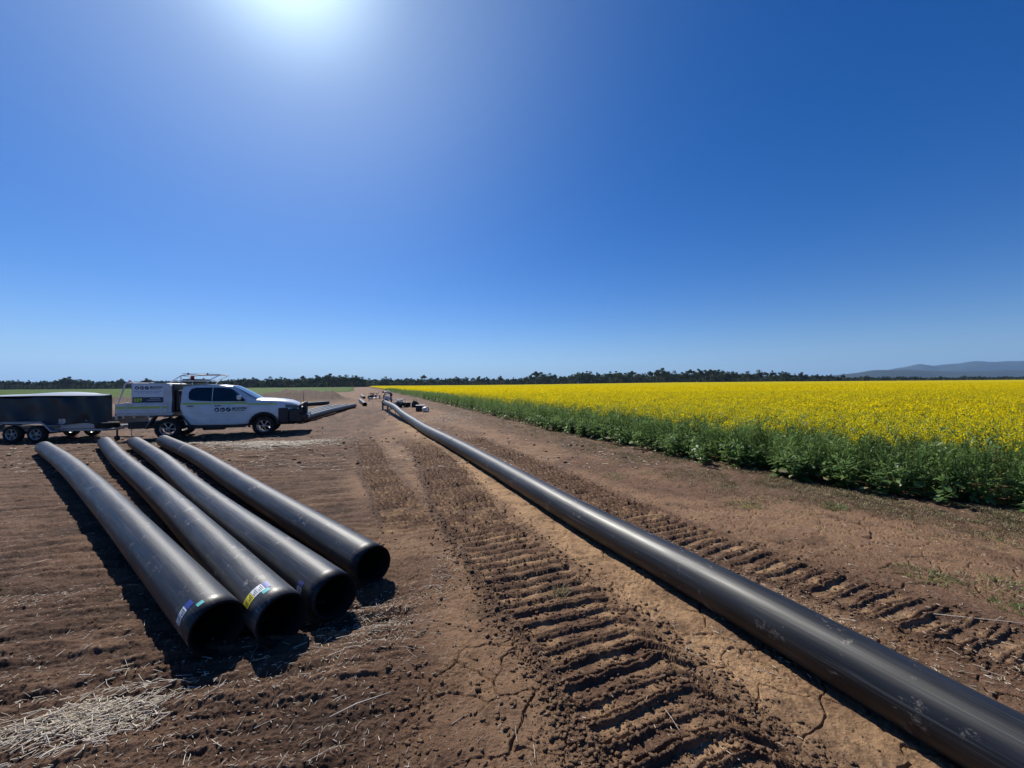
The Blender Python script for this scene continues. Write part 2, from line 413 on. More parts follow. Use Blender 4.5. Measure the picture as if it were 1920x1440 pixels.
SOIL_A = (.112, .062, .038); SOIL_B = (.172, .102, .062); SOIL_C = (.146, .082, .052)
SOIL_LIGHT = (.36, .225, .122); SOIL_DARK = (.046, .026, .018); SOIL_WEED = (.085, .060, .036); SOIL_PALE = (.34, .25, .18)
ground = make_ground()

# ---------------------------------------------------------------- pipes
def spline(c, n):
    c = np.asarray(c, float); m = len(c)
    P = np.vstack([2*c[0]-c[1], c, 2*c[-1]-c[-2]]); out = []
    for t in np.linspace(0, m-1-1e-9, n):
        i = int(t); f = t-i; a, b, cc, d = P[i:i+4]
        out.append(.5*((2*b)+(cc-a)*f+(2*a-5*b+4*cc-d)*f*f+(-a+3*b-3*cc+d)*f**3))
    return np.array(out)
def frames(P):
    T = np.gradient(P, axis=0); T /= np.linalg.norm(T, axis=1)[:, None]
    S = np.cross(T, [0, 0, 1.]); S /= np.linalg.norm(S, axis=1)[:, None]
    return T, S, np.cross(S, T)
PR = .165
def pipe_mat(name, dust=.35, scr=1.0):
    m = bpy.data.materials.new(name); m.use_nodes = True
    n = m.node_tree.nodes; l = m.node_tree.links; b = n["Principled BSDF"]
    uv0 = n.new("ShaderNodeUVMap"); uv0.uv_map = "UVMap"; oi = n.new("ShaderNodeObjectInfo")
    k_ = n.new("ShaderNodeMath"); k_.operation = 'MULTIPLY'; k_.inputs[1].default_value = 53.0; l.new(oi.outputs["Random"], k_.inputs[0])
    uv = n.new("ShaderNodeVectorMath"); uv.operation = 'ADD'; l.new(uv0.outputs[0], uv.inputs[0]); l.new(k_.outputs[0], uv.inputs[1])
    def noise(sx, sy, det=6, rough=.6, sc=1.0):
        mp = n.new("ShaderNodeMapping"); mp.inputs["Scale"].default_value = (sx, sy, 1); l.new(uv.outputs[0], mp.inputs[0])
        z = n.new("ShaderNodeTexNoise"); z.inputs["Scale"].default_value = sc; z.inputs["Detail"].default_value = det; z.inputs["Roughness"].default_value = rough
        l.new(mp.outputs[0], z.inputs["Vector"]); return z.outputs[0]
    def ramp(x, p0, p1, lo=0., hi=1.):
        r = n.new("ShaderNodeMapRange"); r.inputs[1].default_value = p0; r.inputs[2].default_value = p1; r.inputs[3].default_value = lo; r.inputs[4].default_value = hi
        l.new(x, r.inputs[0]); return r.outputs[0]
    def mixc(f, a, c):
        x = n.new("ShaderNodeMix"); x.data_type = 'RGBA'; l.new(f, x.inputs[0])
        for i, s_ in ((6, a), (7, c)):
            if isinstance(s_, tuple): x.inputs[i].default_value = (*s_, 1)
            else: l.new(s_, x.inputs[i])
        return x.outputs[2]
    c = mixc(ramp(noise(2.5, .8, 7, .68), .38, .72, 0, dust), (.005, .006, .008), (.060, .063, .070))
    c = mixc(ramp(noise(75, 1.1, 5, .62), .54, .66, 0, .45 * scr), c, (.078, .084, .095))
    c = mixc(ramp(noise(38, .9, 4, .6), .58, .64, 0, .6), c, (.008, .008, .009))
    c = mixc(ramp(noise(5, 3.5, 8, .8), .585, .65, 0, .6 * scr), c, (.27, .24, .21))
    c = mixc(ramp(noise(26, 9, 4, .7), .66, .70, 0, .8), c, (.006, .006, .007))
    l.new(c, b.inputs["Base Color"])
    l.new(ramp(noise(30, 1.2, 5, .6),   .3, .7, .38, .56), b.inputs["Roughness"])
    b.inputs["Specular IOR Level"].default_value = .40
    bp = n.new("ShaderNodeBump"); bp.inputs["Strength"].default_value = .25; bp.inputs["Distance"].default_value = .004
    l.new(noise(45, 4, 5, .6), bp.inputs["Height"]); l.new(bp.outputs[0], b.inputs["Normal"])
    return m
M_PIPE = pipe_mat("black_polythene", .5); M_PIPE_D = pipe_mat("dusty_black_polythene", .8, 1.4); M_PIPE_F = pipe_mat("scuffed_black_polythene", .30)
M_BORE = mat("pipe_bore_shade", (.010, .010, .011), .75, spec=.12)  # same plastic as outside, darkened and dulled to paint in the shade of the bore
def pipe(name, ctrl, n=120, r=PR, seg=56, mt=None, wall=.016):
    P = spline(ctrl, n); T, S, N = frames(P)
    L = np.concatenate([[0], np.cumsum(np.linalg.norm(np.diff(P, axis=0), axis=1))])
    # inner from near to far, outer back: closed loop of rings
    path = [(0, r - wall)] + [(i, r) for i in range(n)] + [(n-1, r - wall)] + [(i, r - wall) for i in range(n-1, -1, -1)]
    path = path[1:1+n] + [(n-1, r-wall)] + [(i, r-wall) for i in range(n-2, -1, -1)]
    a = np.linspace(0, 2*np.pi, seg, endpoint=False)
    V = []; vv = []
    for i, rr in path:
        w = 1 + .006 * math.sin(L[i]*1.7) 
        V.append(P[i] + rr*w*(np.cos(a)[:, None]*S[i] + np.sin(a)[:, None]*N[i])); vv.append(L[i])
    V = np.concatenate(V); m = len(path)
    Q = []; UV = []
    k = np.arange(seg); k2 = (k+1) % seg
    for j in range(m):
        j2 = (j+1) % m
        Q.append(np.stack([j*seg+k, j2*seg+k, j2*seg+k2, j*seg+k2], 1))
        u0 = k/seg*2*np.pi*r; u1 = (k+1)/seg*2*np.pi*r
        UV.append(np.stack([np.stack([u0, np.full(seg, vv[j])], 1), np.stack([u0, np.full(seg, vv[j2])], 1), np.stack([u1, np.full(seg, vv[j2])], 1), np.stack([u1, np.full(seg, vv[j])], 1)], 1))
    mi = np.repeat((np.arange(m) >= n).astype(int), seg)
    me = np_mesh(name, V, np.concatenate(Q), [mt or M_PIPE, M_BORE], mi, smooth=True)
    uvl = me.uv_layers.new(name="UVMap"); uvl.data.foreach_set("uv", np.concatenate(UV).astype(np.float32).ravel())
    sh = me.edges
    o = link(name, me)
    return o, (P, S, N, L)
def at_pipe(fr, s, ang, r):
    P, S, N, L = fr
    q = np.array([np.interp(s, L, P[:, i]) for i in range(3)]); ss = np.array([np.interp(s, L, S[:, i]) for i in range(3)]); nn = np.array([np.interp(s, L, N[:, i]) for i in range(3)])
    return q + r*(math.cos(ang)*ss + math.sin(ang)*nn)
def patch(mb, fr, s0, s1, a0, a1, m=0, r=PR*1.008+.0015, na=8, ns=2):
    vs = []; fs = []
    for i in range(na+1):
        for j in range(ns+1):
            vs.append(at_pipe(fr, s0+(s1-s0)*j/ns, R(a0+(a1-a0)*i/na), r))
    for i in range(na):
        for j in range(ns):
            q = i*(ns+1)+j; fs.append((q, q+1, q+ns+2, q+ns+1))
    mb.add(vs, fs, m, True)
def ring(name, fr, s, width, mt, parent, a0=0, a1=360, r=PR+.006, prof=None):
    mb = MB(); patch(mb, fr, s, s+width, a0, a1, 0, r, max(6, int(abs(a1-a0)/8)), 3)
    # bulge the middle so that it reads as a bead or strap with a little thickness
    return mb.build(name, mt, parent)

M_WHITE_STK = mat("sticker_white", (.72, .74, .74), .4, var=.06, scale=60)
M_YEL_STK = mat("sticker_yellow", (.72, .62, .02), .4)
M_BLUE_STK = mat("sticker_blue", (.03, .05, .25), .4)
M_INK = mat("sticker_ink", (.02, .02, .03), .5)
M_TEAL = mat("sticker_teal", (.12, .42, .40), .4)
M_CHALK = mat("chalk_mark", (.55, .52, .45), .8, var=.2, scale=80)
STK = [M_WHITE_STK, M_YEL_STK, M_BLUE_STK, M_INK, M_TEAL]

P_CTRL = [
 [(-1.94, 2.63, .165), (-5.38, 5.29, .235), (-8.84, 7.94, .225), (-12.33, 10.53, .165)],
 [(-1.57, 2.72, .165), (-4.95, 5.68, .160), (-8.35, 8.55, .165), (-11.60, 11.4, .165)],
 [(-1.33, 3.00, .165), (-4.45, 5.75, .155), (-7.55, 8.60, .160), (-10.70, 11.35, .165)],
 [(-1.23, 3.52, .165), (-4.20, 6.25, .185), (-7.15, 9.05, .17), (-10.20, 11.70, .165)]]
P_LAB = ["most strongly bent of the four near black pipes, outermost on the left",
         "near black pipe with a yellow and white sticker and muddy scuffs",
         "near black pipe with only a blue and white label low on its side",
         "near black pipe with a pale strap mark and no stickers"]
pipes = []
for i, (c, lab) in enumerate(zip(P_CTRL, P_LAB)):
    o, fr = pipe("plastic_pipe", c, 90, mt=M_PIPE_D if i in (1, 2) else M_PIPE)
    tag(o, lab, "pipe", "four loose pipes lying side by side near the parked vehicle"); pipes.append((o, fr))
def sticker(po, fr, s, w, a0, a1, cols, name="sticker"):
    mb = MB(); n = len(cols)
    for i, c in enumerate(cols):
        b0 = a0+(a1-a0)*i/n; b1 = a0+(a1-a0)*(i+1)/n
        patch(mb, fr, s, s+w, b0, b1-(a1-a0)*.01, c, na=4)
        if c in (0, 1):
            rr = PR*1.008+.0028
            for k in range(3):
                q0 = b0+(b1-b0)*(.14+.26*k); patch(mb, fr, s+w*.12, s+w*(.5+.38*((k*7+i*3) % 3)/2), q0, q0+(b1-b0)*.10, 3, rr, 2)
    return mb.build(name, STK, po)
sticker(*pipes[0], .17, .075, 172, 122, [0, 0, 2])
sticker(*pipes[0], .09, .045, 122, 108, [4])
sticker(*pipes[1], .19, .10, 158, 92, [1, 1, 0, 0, 2])
sticker(*pipes[1], .14, .05, 116, 100, [4])
sticker(*pipes[2], .22, .085, 176, 148, [0, 2])
ring("strap_mark", pipes[3][1], 9.1, .03, M_CHALK, pipes[3][0], 60, 185)

LONG = [(3.50, -1.6, .165), (2.68, .3, .165), (2.2, 1.5, .165), (1.6, 3, .165), (.73, 5, .165), (-.46, 8, .165), (-1.70, 11, .165), (-3.0, 14, .17), (-4.18, 17, .18),
        (-5.46, 20, .27), (-7.08, 24, .42), (-8.86, 28, .5)]
lp, lfr = pipe("welded_pipeline", LONG, 260, mt=M_PIPE_F)
tag(lp, "very long black welded pipe running from the lower right corner up to the welding gear", "pipeline")
for s in (13.2, 22.9): ring("weld_bead", lfr, s, .03, M_PIPE, lp, 0, 360, PR*1.008+.004)

# stack of pipes behind the utility vehicle and single pipes further along the track
for i in range(4):
    x0 = -10.85 - .42*i; b = base_h(np.array([x0]), np.array([19.]))[0]
    dzp = 0.0
    o, _ = pipe("plastic_pipe", [(x0, 20.4+.3*i, b+.19), (x0-.72-.03*i, 25.6+.2*i, .12), (x0-1.45, 31.2-.5*i, .165)], 40, seg=32, mt=M_PIPE_F)
    tag(o, ["black pipe at the right-hand edge of the pipe row beyond the bull bar", "second pipe in from the right of the pipe row beyond the bull bar",
            "third pipe in from the right of the pipe row beyond the bull bar", "pipe at the inner left side of the pipe row beyond the bull bar"][i],
        "pipe", "row of pipes laid out behind the utility vehicle")
o, _ = pipe("plastic_pipe", [(-19.2, 25.0, .05), (-17.9, 30.8, .15), (-16.7, 36.3, .18)], 30, seg=28, mt=M_PIPE_F)
tag(o, "single pipe lying apart at the foot of the dirt mounds behind the vehicle bonnet", "pipe")
o, _ = pipe("plastic_pipe", [(-12.1, 32.9, .17), (-14.0, 37.4, .17), (-15.9, 41.8, .18)], 30, seg=28, mt=M_PIPE_F)
tag(o, "lone pipe with its open end facing the camera, left of the welding gear", "pipe")
o, _ = pipe("plastic_pipe", [(-18.5, 50, .2), (-20.8, 55.5, .2), (-23, 61, .2)], 20, seg=24, mt=M_PIPE_F)
tag(o, "farthest lone pipe on the dirt track, just beyond the nearer lone pipe", "pipe")

# ---------------------------------------------------------------- scatter machinery (all numpy)
def scatter(name, templates, pos, yaw, scl, mats, tilt=None, pick=None, zscl=None):
    """templates: list of (V, Q, mi); merges transformed copies into one mesh"""
    Vs = []; Qs = []; Ms = []; off = 0
    n = len(pos); pick = RS.randint(0, len(templates), n) if pick is None else pick
    for t, (V, Q, mi) in enumerate(templates):
        idx = np.where(pick == t)[0]
        if len(idx) == 0: continue
        c, s = np.cos(yaw[idx])[:, None], np.sin(yaw[idx])[:, None]; k = scl[idx][:, None]
        zk = k if zscl is None else zscl[idx][:, None]
        x = (V[None, :, 0]*c - V[None, :, 1]*s)*k; y = (V[None, :, 0]*s + V[None, :, 1]*c)*k; z = V[None, :, 2]*zk + 0*x
        if tilt is not None: x = x + z*tilt[idx, 0][:, None]; y = y + z*tilt[idx, 1][:, None]
        P = np.stack([x, y, z], -1) + pos[idx][:, None, :]
        m = len(V); Vs.append(P.reshape(-1, 3)); Qs.append((Q[None] + (np.arange(len(idx))*m)[:, None, None] + off).reshape(-1, Q.shape[1]))
        Ms.append(np.tile(mi, len(idx))); off += m*len(idx)
    return np_mesh(name, np.concatenate(Vs), np.concatenate(Qs), mats, np.concatenate(Ms), k=templates[0][1].shape[1])

class QB:
    def __init__(s): s.V = []; s.Q = []; s.m = []
    def quad(s, a, b, c, d, m=0):
        i = len(s.V); s.V += [a, b, c, d]; s.Q.append((i, i+1, i+2, i+3)); s.m.append(m)
    def strip(s, p0, p1, w, m=0, ax=None):
        p0 = np.array(p0, float); p1 = np.array(p1, float); d = p1-p0
        q = np.cross(d, RS.randn(3) if ax is None else ax); q = q/max(1e-9, np.linalg.norm(q))*w/2
        s.quad(p0-q, p0+q, p1+q*.6, p1-q*.6, m)
    def leaf(s, p, d, L, W, m=0, droop=.3):
        """two-quad bent leaf: narrow, broad, narrow"""
        p = np.array(p, float); d = np.array(d, float); d /= np.linalg.norm(d)
        sd = np.cross(d, [0, 0, 1.]); sd = sd/max(1e-6, np.linalg.norm(sd)); sd = sd + .35*RS.randn(3); sd /= np.linalg.norm(sd)
        a = p; b = p + d*L*.55; c = p + d*L - np.array([0, 0, droop*L])
        i = len(s.V)
        s.V += [a-sd*W*.12, a+sd*W*.12, b+sd*W*.5, b-sd*W*.5, c+sd*W*.22, c-sd*W*.22]
        s.Q += [(i, i+1, i+2, i+3), (i+3, i+2, i+4, i+5)]; s.m += [m, m]
    def petal(s, c, size, m):
        n = RS.randn(3); n[2] = abs(n[2])*.8+.1; n /= np.linalg.norm(n); a = np.cross(n, RS.randn(3)); a /= np.linalg.norm(a); b = np.cross(n, a)
        s.quad(c-a*size, c-b*size*.8, c+a*size, c+b*size*.8, m)
    def arr(s): return (np.array(s.V, float), np.array(s.Q, int), np.array(s.m, int))

# canola plants: materials 0 stem, 1 broad leaf, 2 upper green, 3 flower
CM = [leaf_mat("canola_stem", (.085, .13, .045), (.12, .17, .06), .25, 2, .6, .0),
      leaf_mat("canola_leaf", (.08, .155, .045), (.17, .26, .08), .5, 6, .45, .035),
      leaf_mat("canola_upper_green", (.10, .18, .05), (.19, .28, .085), .55, 4, .5, .02),
      leaf_mat("canola_flower", (.60, .47, .008), (.92, .76, .012), .55, 9, .6, .0),
      leaf_mat("withered_leaf", (.34, .30, .16), (.48, .42, .28), .3, 9, .6, .0)]
def canola(nl, nu, nr, npet, psz, flower=True, H=1.08, low=True):
    q = QB(); top = H*RS.uniform(.92, 1.05)
    q.strip((0, 0, 0), (RS.randn()*.03, RS.randn()*.03, top*.85), .011, 0)
    q.strip((0, 0, 0), (RS.randn()*.03, RS.randn()*.03, top*.8), .010, 0)
    for i in range(nl):
        a = RS.uniform(0, 2*np.pi); z = RS.uniform(.03, .42); L = RS.uniform(.07, .17)*(1.25-z); r0 = RS.uniform(0, .05)
        q.leaf((math.cos(a)*r0, math.sin(a)*r0, z), (math.cos(a), math.sin(a), RS.uniform(.0, .8)), L, L*.55, 4 if z < .16 and RS.rand() < .22 else 1, RS.uniform(.1, .5))
    for i in range(nu):
        a = RS.uniform(0, 2*np.pi); z = RS.uniform(.33, .86 if flower else .97)*H; r0 = RS.uniform(0, .13); L = RS.uniform(.025, .085)
        q.leaf((math.cos(a)*r0, math.sin(a)*r0, z), (math.cos(a), math.sin(a), RS.uniform(.3, 1.6)), L, L*.34, 2, .1)
    for i in range(nr):
        a = RS.uniform(0, 2*np.pi); r0 = RS.uniform(.03, .15); zt = top*RS.uniform(.80, 1.0); zb = zt-RS.uniform(.22, .38)
        tp = np.array([math.cos(a)*r0, math.sin(a)*r0, zt]); bt = np.array([math.cos(a)*r0*.35, math.sin(a)*r0*.35, zb])
        q.strip(bt, tp, .007, 2)
        if flower:
            for k in range(npet):
                h = RS.beta(2.2, 1.3); c = bt+(tp-bt)*(.40+.62*h)+RS.randn(3)*np.array([.022, .022, .012])
                q.petal(c, psz*RS.uniform(.75, 1.2), 3)
        else:
            for k in range(6): 
                c = bt+(tp-bt)*RS.uniform(.5, 1); q.strip(c, c+RS.randn(3)*.025+np.array([0, 0, .02]), .008, 2)
    return q.arr()

def crop_pos(ymin, ymax, dens, dmin, dmax, umax=1.42):
    """random points between dmin and dmax metres inside the crop edge, within the wide view"""
    xs = []; n = 0
    xhi = umax*ymax+2
    area = (ymax-ymin)*(xhi+60)
    N = int(area*dens); x = RS.uniform(-60, xhi, N); y = RS.uniform(ymin, ymax, N)
    e = crop_edge(y) + .30*fbm(y*.9, y*0+2, 111, 3) + .10*RS.randn(N)
    d = (x-e)
    ok = (d > dmin) & (d < dmax) & (x < umax*y+2.2)
    x = x[ok]; y = y[ok]; z = base_h(x, y)
    return np.stack([x, y, z], 1), d[ok]
def put(name, pos, tmpl, zvar=.08, tl=.10):
    n = len(pos); lf = 1 + .13 * fbm(pos[:, 0] * .8, pos[:, 1] * .8, 181, 3) + .05 * gn(pos[:, 0] * 3, pos[:, 1] * 3, 183)
    return scatter(name, tmpl, pos, RS.uniform(0, 6.28, n), RS.uniform(.85, 1.15, n), CM, tilt=RS.randn(n, 2)*tl, zscl=RS.uniform(1-zvar, 1+zvar*.6, n) * lf)
def join_np(name, meshes, mats, k=4):
    Vs = []; Qs = []; Ms = []; off = 0
    for me in meshes:
        v = np.empty(len(me.vertices)*3, np.float32); me.vertices.foreach_get("co", v)
        q = np.empty(len(me.loops), np.int32); me.loops.foreach_get("vertex_index", q)
        mi = np.empty(len(me.polygons), np.int32); me.polygons.foreach_get("material_index", mi)
        Vs.append(v.reshape(-1, 3)); Qs.append(q.reshape(-1, k)+off); Ms.append(mi); off += len(me.vertices); bpy.data.meshes.remove(me)
    return np_mesh(name, np.concatenate(Vs), np.concatenate(Qs), mats, np.concatenate(Ms), k=k)
parts = []
T_edge = [canola(12, 64, 7, 0, 0, False, .82) for _ in range(6)]
T_edge_low = [canola(26, 26, 3, 0, 0, False, .52) for _ in range(5)]
T_near = [canola(7, 44, 6, 17, .0110) for _ in range(9)]
T_mid = [canola(0, 16, 5, 9, .019) for _ in range(8)]
T_far = [canola(0, 5, 4, 4, .042) for _ in range(8)]
p, d = crop_pos(3.5, 17, 26, -.30, .5); parts.append(put("c", p, T_edge_low, .25, .2))
p, d = crop_pos(3.5, 17, 24, .05, 1.15); parts.append(put("c", p, T_edge, .16, .08))
p, d = crop_pos(3.5, 34, 12, .30, 1.1); parts.append(put("c", p, T_near, .15, .1))
p, d = crop_pos(3.5, 15, 27, .85, 5.5); parts.append(put("c", p, T_near, .11, .07))
p, d = crop_pos(17, 48, 16, -.25, 1.2); parts.append(put("c", p, T_edge, .2, .08))
p, d = crop_pos(48, 120, 6, -.3, 1.4); parts.append(put("c", p, T_edge, .2, .08))
p, d = crop_pos(3.5, 36, 15, 1.0, 60); 
k = (p[:, 1] > 15) | (p[:, 0]-crop_edge(p[:, 1]) > 5.4); parts.append(put("c", p[k], T_mid, .08, .06))
p, d = crop_pos(36, 120, 5.5, 1.0, 300); parts.append(put("c", p, T_far, .10, .05))
crop = link("canola_crop", join_np("canola_crop", parts, CM))
tag(crop, "dense yellow flowering canola with a green unflowered margin along the dirt track", kind='stuff')

def canopy_mat():
    m = leaf_mat("canola_canopy", (.50, .40, .012), (.78, .62, .012), .35, 1.6, .8, .0)
    n = m.node_tree.nodes; l = m.node_tree.links
    tc = [x for x in n if x.type == 'TEX_COORD'][0]; rp = [x for x in n if x.type == 'VALTORGB'][0]
    nz = n.new("ShaderNodeTexNoise"); nz.inputs["Scale"].default_value = 3.0; nz.inputs["Detail"].default_value = 8; nz.inputs["Roughness"].default_value = .8
    l.new(tc.outputs["Object"], nz.inputs["Vector"])
    mr = n.new("ShaderNodeMapRange"); mr.inputs[1].default_value = .48; mr.inputs[2].default_value = .62; mr.inputs[4].default_value = .8; l.new(nz.outputs[0], mr.inputs[0])
    mx = n.new("ShaderNodeMix"); mx.data_type = 'RGBA'; mx.inputs[7].default_value = (.10, .14, .03, 1)
    l.new(mr.outputs[0], mx.inputs[0]); l.new(rp.outputs[0], mx.inputs[6])
    for x in n:
        if x.type in ('BSDF_DIFFUSE', 'BSDF_TRANSLUCENT'): l.new(mx.outputs[2], x.inputs[0])
    return m
def make_canopy():
    ys = np.concatenate([np.linspace(30, 60, 60)[:-1], np.geomspace(60, 420, 110)])
    t = np.concatenate([np.linspace(0, .25, 60)[:-1], np.linspace(.25, 1, 110)])
    Y, T_ = np.meshgrid(ys, t, indexing='ij'); e = crop_edge(Y)+1.3
    X = e+T_*(1.75*Y-e)
    Z = base_h(X, Y) + .55 + .36*sstep(60, 125, Y) + .12*fbm(X*.6, Y*.6, 121, 4)*(1+.6*sstep(60, 200, Y)) - .6*(1-sstep(0, .004, T_)) - .5*(1-sstep(30, 34, Y))
    nr, nc = X.shape; i = np.arange(nr-1)[:, None]*nc+np.arange(nc-1)[None]
    Q = np.stack([i, i+1, i+nc+1, i+nc], -1).reshape(-1, 4)
    me = np_mesh("distant_canola", np.stack([X.ravel(), Y.ravel(), Z.ravel()], 1), Q, [canopy_mat()], smooth=True)
    return tag(link("distant_canola", me), "far yellow canola reaching to the tree line", kind='stuff')
make_canopy()

# green field on the far left
def make_left_field():
    ey = np.array([56, 60, 75, 90, 105, 130, 160, 290, 330.]); ex = np.array([-64, -60, -52, -45, -42, -50, -62, -112, -127.])
    ys = np.geomspace(56, 330, 120); t = np.linspace(0, 1, 160)
    Y, T_ = np.meshgrid(ys, t, indexing='ij'); e = np.interp(Y, ey, ex)
    X = e - T_*(1.9*Y+e); Z = base_h(X, Y)+.22+.07*fbm(X*.8, Y*.8, 131, 4) - .5*(1-sstep(0, .01, T_)) - .4*(1-sstep(56, 58, Y))
    nr, nc = X.shape; i = np.arange(nr-1)[:, None]*nc+np.arange(nc-1)[None]
    Q = np.stack([i, i+nc, i+nc+1, i+1], -1).reshape(-1, 4)
    m = leaf_mat("young_cereal", (.085, .15, .035), (.12, .19, .05), .45, .4, .6, .02)
    me = np_mesh("green_field", np.stack([X.ravel(), Y.ravel(), Z.ravel()], 1), Q, [m], smooth=True)
    return tag(link("green_field", me), "low bright green crop beyond the dirt mounds", kind='stuff')
make_left_field()

# ---------------------------------------------------------------- trees
M_GUM = [leaf_mat("gum_foliage", (.040, .056, .028), (.085, .10, .052), .25, .25, .7, .0),
         mat("gum_bark", (.16, .13, .10), .9, var=.4, scale=1.5)]
M_GUM2 = [leaf_mat("pale_gum_foliage", (.045, .058, .036), (.075, .09, .055), .25, .25, .7, .0), M_GUM[1]]
def gum(seed, H, spread, trunk, n, sparse=False):
    rs = np.random.RandomState(seed); tr = MB(); q = QB()
    fork = H*trunk; tr.tube([(0, 0, -.3), (.1, 0, fork*.5), (.0, .15, fork)], [.035*H*.55, .028*H*.5, .024*H*.5], 7)
    cl = []
    for i in range(5 if not sparse else 4):
        a = i*2*math.pi/5+rs.uniform(-.4, .4); L = H*(1-trunk)*rs.uniform(.55, .98); o = spread*rs.uniform(.3, .9)
        end = np.array([math.cos(a)*o, math.sin(a)*o, fork+L*.82]); mid = end*.5+np.array([0, 0, fork*.5])
        tr.tube([(0, .1, fork*.95), tuple(mid), tuple(end)], [.014*H, .009*H, .004*H], 6)
        for j in range(3 if not sparse else 2):
            c = mid+(end-mid)*rs.uniform(.3, 1.1)+rs.randn(3)*np.array([.16, .16, .05])*spread
            cl.append((c, spread*rs.uniform(.28, .50)))
    cl.append((np.array([0, 0, H*.9]), spread*.3))
    for k in range(n):
        c, r = cl[rs.randint(len(cl))]; d = rs.randn(3); d /= np.linalg.norm(d); rr = r*rs.uniform(.35, 1.1)
        p = c+d*rr*np.array([1, 1, .62]); s_ = H*rs.uniform(.028, .052)
        nn = rs.randn(3); nn /= np.linalg.norm(nn); a_ = np.cross(nn, rs.randn(3)); a_ /= np.linalg.norm(a_); b_ = np.cross(nn, a_)
        q.quad(p-a_*s_, p-b_*s_*.6, p+a_*s_, p+b_*s_*.6)
    V, Q, m = q.arr()
    return tr, (V, Q, m)
KINDS = [("broad dark gum tree with a rounded crown in the far tree line", 11.5, 5.2, .22, 1500, 0),
         ("tall gum tree with a narrow uneven crown in the far tree line", 14.5, 3.4, .30, 1100, 0),
         ("open gum tree with pale foliage and bare limbs in the far tree line", 13.0, 4.4, .42, 620, 1),
         ("short bushy gum tree in the far tree line", 8.0, 4.6, .12, 1100, 0),
         ("medium gum tree with clumped crown in the far tree line", 11.0, 4.0, .28, 950, 1)]
protos = []
for i, (lab, H, sp, tk, n, pl) in enumerate(KINDS):
    tr, (V, Q, m) = gum(100+i, H, sp, tk, n, pl == 1 and i == 2)
    root = empty("gum_tree", (0, 0, 0)); tag(root, lab, "tree", "gum trees of the far tree line")
    t = tr.build("trunk", M_GUM[1], root)
    me = np_mesh("crown", V, Q, [(M_GUM2 if pl else M_GUM)[0]]); c = link("crown", me, root)
    protos.append([root, t, c, False])
def place_tree(kind, x, y, s, rz):
    pr = protos[kind]
    if not pr[3]: root = pr[0]; pr[3] = True
    else:
        root = pr[0].copy(); COL.objects.link(root)
        for ch in (pr[1], pr[2]):
            c = ch.copy(); COL.objects.link(c); c.parent = root
    root.location = (x, y, float(base_h(np.array([x]), np.array([y]))[0])); root.rotation_euler = (0, 0, rz); root.scale = (s, s, s*RS.uniform(.88, 1.12))
# skyline height of the tree line above the true horizon, in photograph pixels, by photograph x
SX = [-150, 0, 60, 120, 220, 330, 480, 560, 610, 660, 690, 760, 860, 960, 1000, 1060, 1100, 1200, 1330, 1400, 1470, 1560, 1640, 1760, 2100]
SH = [14, 17, 12, 17, 15, 12, 16, 17, 21, 17, 13, 16, 13, 13, 22, 19, 25, 23, 24, 21, 17, 14, 9, 8, 7]
def skyline(px): return float(np.interp(px, SX, SH))
px = -140.0
while px < 2080:
    u = (px-960)/750; D = (360 if px < 690 else 425)+RS.uniform(-14, 26)
    if px > 1500: D += (px-1500)*.35
    hh = skyline(px)*RS.uniform(.72, 1.12)
    z0 = float(base_h(np.array([u*D]), np.array([D]))[0])
    want = CAMH+hh/750*D-z0
    kind = RS.choice([0, 1, 2, 3, 4], p=[.28, .2, .14, .16, .22]); s = want/(KINDS[kind][1]*.98)
    place_tree(kind, u*D, D, float(np.clip(s, .35, 1.6)), RS.uniform(0, 6.28))
    px += RS.uniform(6, 14)*(1 if px < 1600 else .8)
# dense undergrowth and farther wood behind the separate trees
def make_scrub():
    n = 72000; px_ = RS.uniform(-200, 2150, n); u = (px_-960)/750; D = np.where(px_ < 690, 375, 440)+RS.uniform(-6, 50, n)+np.maximum(0, px_-1500)*.35
    x = u*D; z0 = base_h(x, D); hs_ = np.interp(px_, SX, SH)
    lump = .70+.5*fbm(x*.035, D*.02, 141, 4)
    z = z0-.3+(RS.beta(1.1, 1.3, n))*(CAMH+hs_*.98/750*D-z0)*np.clip(lump, .3, 1.05)
    P = np.stack([x, D, z], 1); s_ = RS.uniform(.7, 1.5, n)[:, None]
    nn = RS.randn(n, 3); nn /= np.linalg.norm(nn, axis=1)[:, None]; a_ = np.cross(nn, RS.randn(n, 3)); a_ /= np.linalg.norm(a_, axis=1)[:, None]; b_ = np.cross(nn, a_)
    V = np.stack([P-a_*s_, P-b_*s_*.7, P+a_*s_, P+b_*s_*.7], 1).reshape(-1, 3)
    me = np_mesh("undergrowth", V, np.arange(4*n).reshape(n, 4), [M_GUM[0]])
    return tag(link("undergrowth", me), "dark mass of scrub and farther gums filling the tree line", kind='stuff')
make_scrub()

